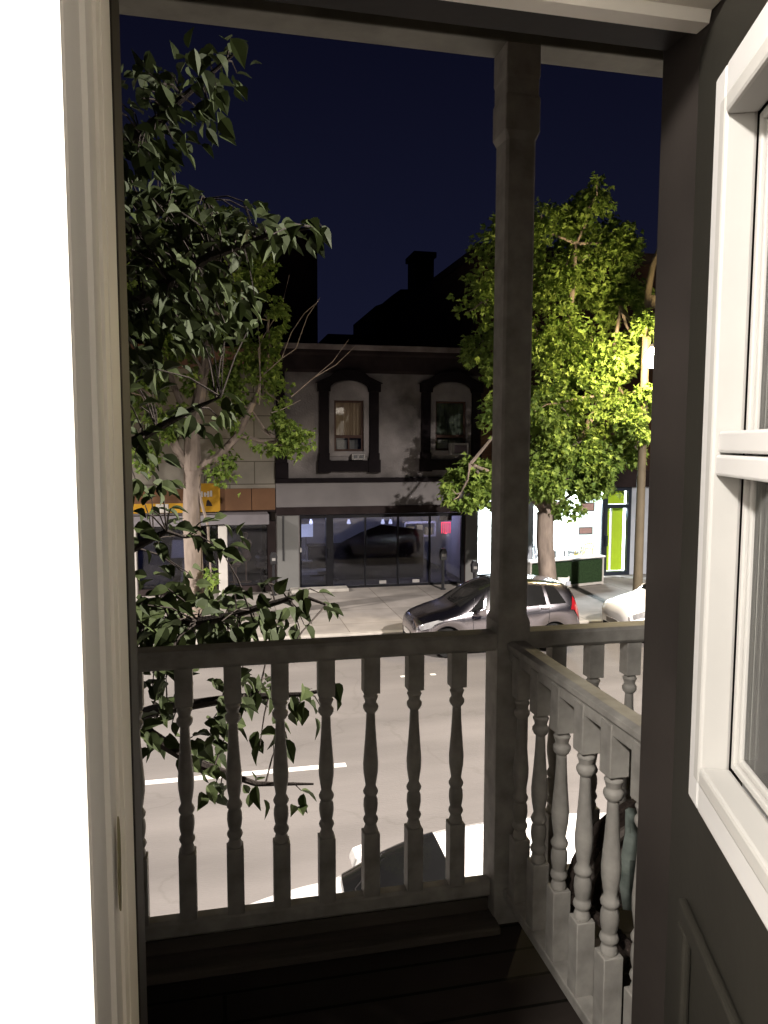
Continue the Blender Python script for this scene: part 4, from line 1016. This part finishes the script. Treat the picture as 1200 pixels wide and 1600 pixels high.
def TP(px, py, dy=0): q = P(px, py, Y=S_+dy); return (q.x, q.y, q.z)
tbx = P(856, 905, Y=S_).x
blobs = []
for (px, py, rx_, rz_, wgt) in ((905, 350, 50, 45, .7), (925, 315, 26, 36, .35), (850, 360, 48, 50, .7), (965, 385, 42, 45, .9), (790, 390, 55, 60, .7), (880, 430, 70, 60, 1.6), (960, 470, 52, 55, 1.2), (755, 470, 45, 50, .5),
    (840, 520, 75, 60, 1.6), (930, 560, 75, 60, 1.7), (995, 545, 28, 45, .6), (765, 560, 50, 50, .7), (870, 630, 85, 60, 1.8), (975, 640, 48, 48, 1.1), (790, 655, 40, 45, .5), (900, 710, 85, 45, 1.6), (975, 705, 38, 32, .6),
    (745, 747, 46, 34, .7), (720, 770, 32, 28, .45), (845, 752, 60, 32, .9), (925, 755, 50, 28, .7), (770, 770, 30, 26, .35), (880, 795, 30, 18, .2)):
    c = TP(px, py, random.uniform(-.7, .5)); sx = rx_/FPX*S_*1.02; blobs.append((c, (sx, max(.7, sx*.9), rz_/FPX*S_*1.02), wgt))
for (px, py, rx_, rz_, wgt, dy) in ((1002, 612, 20, 26, .14, -1.3), (1006, 506, 18, 24, .12, -1.4), (985, 660, 30, 30, .3, -1.5), (998, 690, 16, 20, .12, -1.7)):
    blobs.append((TP(px, py, dy), (rx_/FPX*S_*.95, .35, rz_/FPX*S_*.95), wgt))
fk = TP(852, 800)
limbs = [([fk, TP(838, 770, .1), TP(820, 700, .2), TP(800, 600, .1), TP(790, 480, 0)], .17, .05), ([fk, TP(862, 760), TP(880, 650, .2), TP(890, 500), TP(900, 380)], .19, .05), ([TP(865, 740), TP(905, 690, -.3), TP(950, 600, -.4), TP(970, 480, -.3)], .12, .04),
         ([fk, TP(820, 765, -.2), TP(770, 740, -.4), TP(735, 725, -.5)], .10, .04), ([TP(880, 650, .2), TP(930, 640), TP(975, 620)], .08, .03)]
street_tree('bright yellow-green lit street tree right of the corner post beside the street lamp', (tbx, S_, 0), fk, blobs, limbs, 25000, .17, .235, dens_floor=-.10)
# left street tree, thinner and patchy
S_ = 18.9
blobs = []
for (px, py, rx_, rz_, wgt) in ((300, 390, 90, 60, 1.2), (230, 470, 60, 60, .9), (360, 440, 45, 50, .8), (290, 520, 60, 50, .9), (235, 560, 50, 50, .9), (320, 590, 42, 40, .9), (395, 570, 45, 50, .7), (260, 650, 32, 40, .5), (225, 620, 30, 40, .4),
    (440, 688, 56, 30, .62), (400, 650, 44, 40, .35), (350, 735, 34, 40, .22), (410, 600, 50, 60, .35), (230, 720, 24, 40, .3), (420, 500, 30, 40, .3), (330, 905, 8, 16, .08), (250, 430, 70, 60, .8), (330, 350, 60, 35, .5), (400, 420, 30, 30, .4)):
    c = TP(px, py, random.uniform(-.6, .5)); sx = rx_/FPX*S_; blobs.append((c, (sx, max(.5, sx*.9), rz_/FPX*S_), wgt))
fk = TP(301, 735); b_ = (P(300, 905, Y=S_).x, S_, 0)
limbs = [([fk, TP(300, 680), TP(312, 620), TP(322, 560), TP(340, 480), TP(350, 420)], .22, .05), ([fk, TP(340, 715, -.1), TP(372, 680, -.2), TP(395, 630, -.3), TP(410, 590, -.2), TP(422, 545)], .12, .045), ([fk, TP(275, 700), TP(262, 660), TP(235, 640), TP(215, 600)], .12, .04),
         ([TP(372, 680, -.2), TP(410, 690, -.3), TP(445, 695, -.3)], .06, .03), ([TP(300, 670), TP(270, 600, .2), TP(245, 520, .2), TP(240, 440)], .09, .04), ([TP(322, 560), TP(300, 535), TP(285, 530)], .05, .02)]
lt = street_tree('sparser street tree with pale forked trunk left of the stucco building', b_, fk, blobs, limbs, 8500, .165, .22, dens_floor=0.02)
b0 = Vector(b_)
for path in (((405, 632), (407, 600), (406, 540), (402, 500), (408, 450), (424, 408)), ((407, 600), (404, 545), (412, 525), (440, 480), (452, 430)), ((412, 585), (440, 560), (455, 520), (475, 490), (498, 470)), ((440, 560), (462, 545), (480, 495), (500, 465)),
    ((455, 620), (490, 590), (520, 565), (545, 530)), ((490, 590), (525, 570), (556, 540)), ((424, 645), (440, 640), (470, 625)), ((380, 480), (376, 440), (380, 420)), ((350, 490), (352, 460), (348, 430)), ((245, 480), (240, 460), (250, 440))):
    n = len(path); tw = MB(); tw.tube([Vector(TP(px, py, -.5+.1*k))-b0 for k, (px, py) in enumerate(path)], [.014-.009*k/(n-1) for k in range(n)], 5); tw.build('bare_branch', m_twig, lt)

# near tree whose big leaves hang beside the balcony
nt_ = thing('near_tree', 'dark big-leaved tree hanging in from the left in front of the balcony railing', 'tree', (-3.3, 5.1, 0)); b0 = Vector((-3.3, 5.1, 0))
NP = lambda px, py, Y: P(px, py, Y=Y)-b0
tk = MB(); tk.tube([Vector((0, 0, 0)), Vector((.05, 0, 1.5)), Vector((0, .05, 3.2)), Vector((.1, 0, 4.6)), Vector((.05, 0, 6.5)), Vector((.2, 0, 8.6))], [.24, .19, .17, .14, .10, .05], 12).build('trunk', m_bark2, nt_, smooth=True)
limbs = [[(0.1, 0, 4.6), (60, 560, 4.6), (200, 480, 4.4), (330, 400, 4.2), (430, 365, 4.1), (490, 355, 4.0)], [(.05, 0, 5.6), (100, 300, 4.6), (220, 210, 4.5), (300, 140, 4.4), (365, 85, 4.3)],
    [(0, 0, 3.6), (60, 820, 4.7), (190, 700, 4.5), (300, 640, 4.4), (345, 620, 4.3)], [(0, 0, 3.0), (80, 1010, 4.6), (230, 985, 4.4), (350, 965, 4.2), (470, 930, 4.1), (510, 945, 4.0)],
    [(0, 0, 2.4), (120, 1150, 4.7), (240, 1110, 4.5), (370, 1090, 4.3), (470, 1085, 4.2), (530, 1075, 4.1)], [(.05, 0, 4.9), (120, 460, 4.9), (250, 330, 4.8), (320, 310, 4.7)], [(0, 0, 2.6), (190, 1120, 4.5), (300, 1190, 4.4), (400, 1225, 4.3), (490, 1225, 4.2)],
    [(0, 0, 3.3), (80, 900, 4.7), (200, 860, 4.6), (260, 830, 4.5), (290, 840, 4.5)]]
tb2 = MB(); lp = []
for Lm in limbs:
    pp = [Vector(Lm[0])] + [NP(*q) for q in Lm[1:]]; n = len(pp)
    tb2.tube(pp, [.06*(1-k/(n-1))**1.3+.006 for k in range(n)], 7)
    for k in range(1, n-1):
        for f_ in range(6): lp.append(pp[k].lerp(pp[k+1], f_/6))
    lp.append(pp[-1])
clusters = [ # px, py, rx, ry, Y, n
    (225, 170, 55, 80, 4.5, 70), (320, 110, 60, 40, 4.4, 24), (370, 95, 25, 45, 4.3, 10), (300, 200, 45, 40, 4.4, 16), (330, 165, 35, 35, 4.35, 10), (225, 290, 60, 70, 4.6, 90), (270, 360, 80, 70, 4.6, 120), (230, 450, 60, 70, 4.5, 100),
    (330, 370, 70, 45, 4.4, 60), (400, 350, 45, 40, 4.2, 24), (440, 365, 40, 25, 4.1, 15), (480, 362, 26, 20, 4.0, 8), (330, 470, 70, 50, 4.5, 60), (250, 530, 65, 50, 4.5, 55), (340, 520, 55, 22, 4.4, 18), (215, 600, 35, 60, 4.5, 30), (320, 650, 55, 30, 4.4, 18), (235, 665, 42, 28, 4.5, 14), (350, 640, 25, 25, 4.3, 6),
    (225, 745, 45, 45, 4.5, 22), (230, 780, 40, 30, 4.4, 10), (235, 820, 45, 40, 4.5, 16), (320, 835, 60, 30, 4.4, 16), (350, 870, 30, 25, 4.4, 5), (260, 900, 60, 25, 4.5, 12), (290, 960, 90, 45, 4.4, 120), (230, 990, 50, 60, 4.5, 60), (380, 975, 60, 35, 4.2, 45), (440, 970, 45, 30, 4.1, 20), (475, 935, 35, 15, 4.0, 9), (400, 925, 40, 20, 4.1, 8), (500, 945, 20, 12, 4.0, 3),
    (260, 1065, 50, 30, 4.4, 26), (350, 1075, 45, 35, 4.3, 20), (410, 1060, 30, 22, 4.2, 8), (250, 1130, 40, 45, 4.5, 24), (320, 1150, 50, 35, 4.4, 22), (400, 1110, 45, 45, 4.3, 20), (480, 1100, 30, 25, 4.1, 12), (530, 1080, 14, 14, 4.0, 2), (330, 1215, 30, 35, 4.4, 12), (400, 1235, 26, 20, 4.3, 5), (470, 1245, 22, 18, 4.2, 4), (300, 1180, 40, 30, 4.4, 8), (420, 1160, 30, 25, 4.3, 7)]
items = []
for (px, py, rx_, ry_, Y, n_) in clusters:
    for k in range(int(n_*(1.35 if py < 560 else 1.1))):
        while True:
            u, v = random.uniform(-1, 1), random.uniform(-1, 1)
            if u*u+v*v < 1: break
        q = NP(px+u*rx_, py+v*ry_, Y+random.gauss(0, .28))
        ax = min(lp, key=lambda s__: (s__-q).length)
        outd = (q-ax); outd = outd.normalized() if outd.length > .02 else rv()
        dr = (outd*.6+Vector((.45, 0, -.45))+rv()*.75).normalized(); nr = (Vector((0, -.25, 1))+rv()*.75).normalized()
        items.append((q, dr, nr, random.uniform(.075, .14)))
        if (q-ax).length > .05 and random.random() < .25: tb2.tube([ax, (ax+q)/2+Vector((0, 0, .03)), q], [.006, .0045, .003], 4)
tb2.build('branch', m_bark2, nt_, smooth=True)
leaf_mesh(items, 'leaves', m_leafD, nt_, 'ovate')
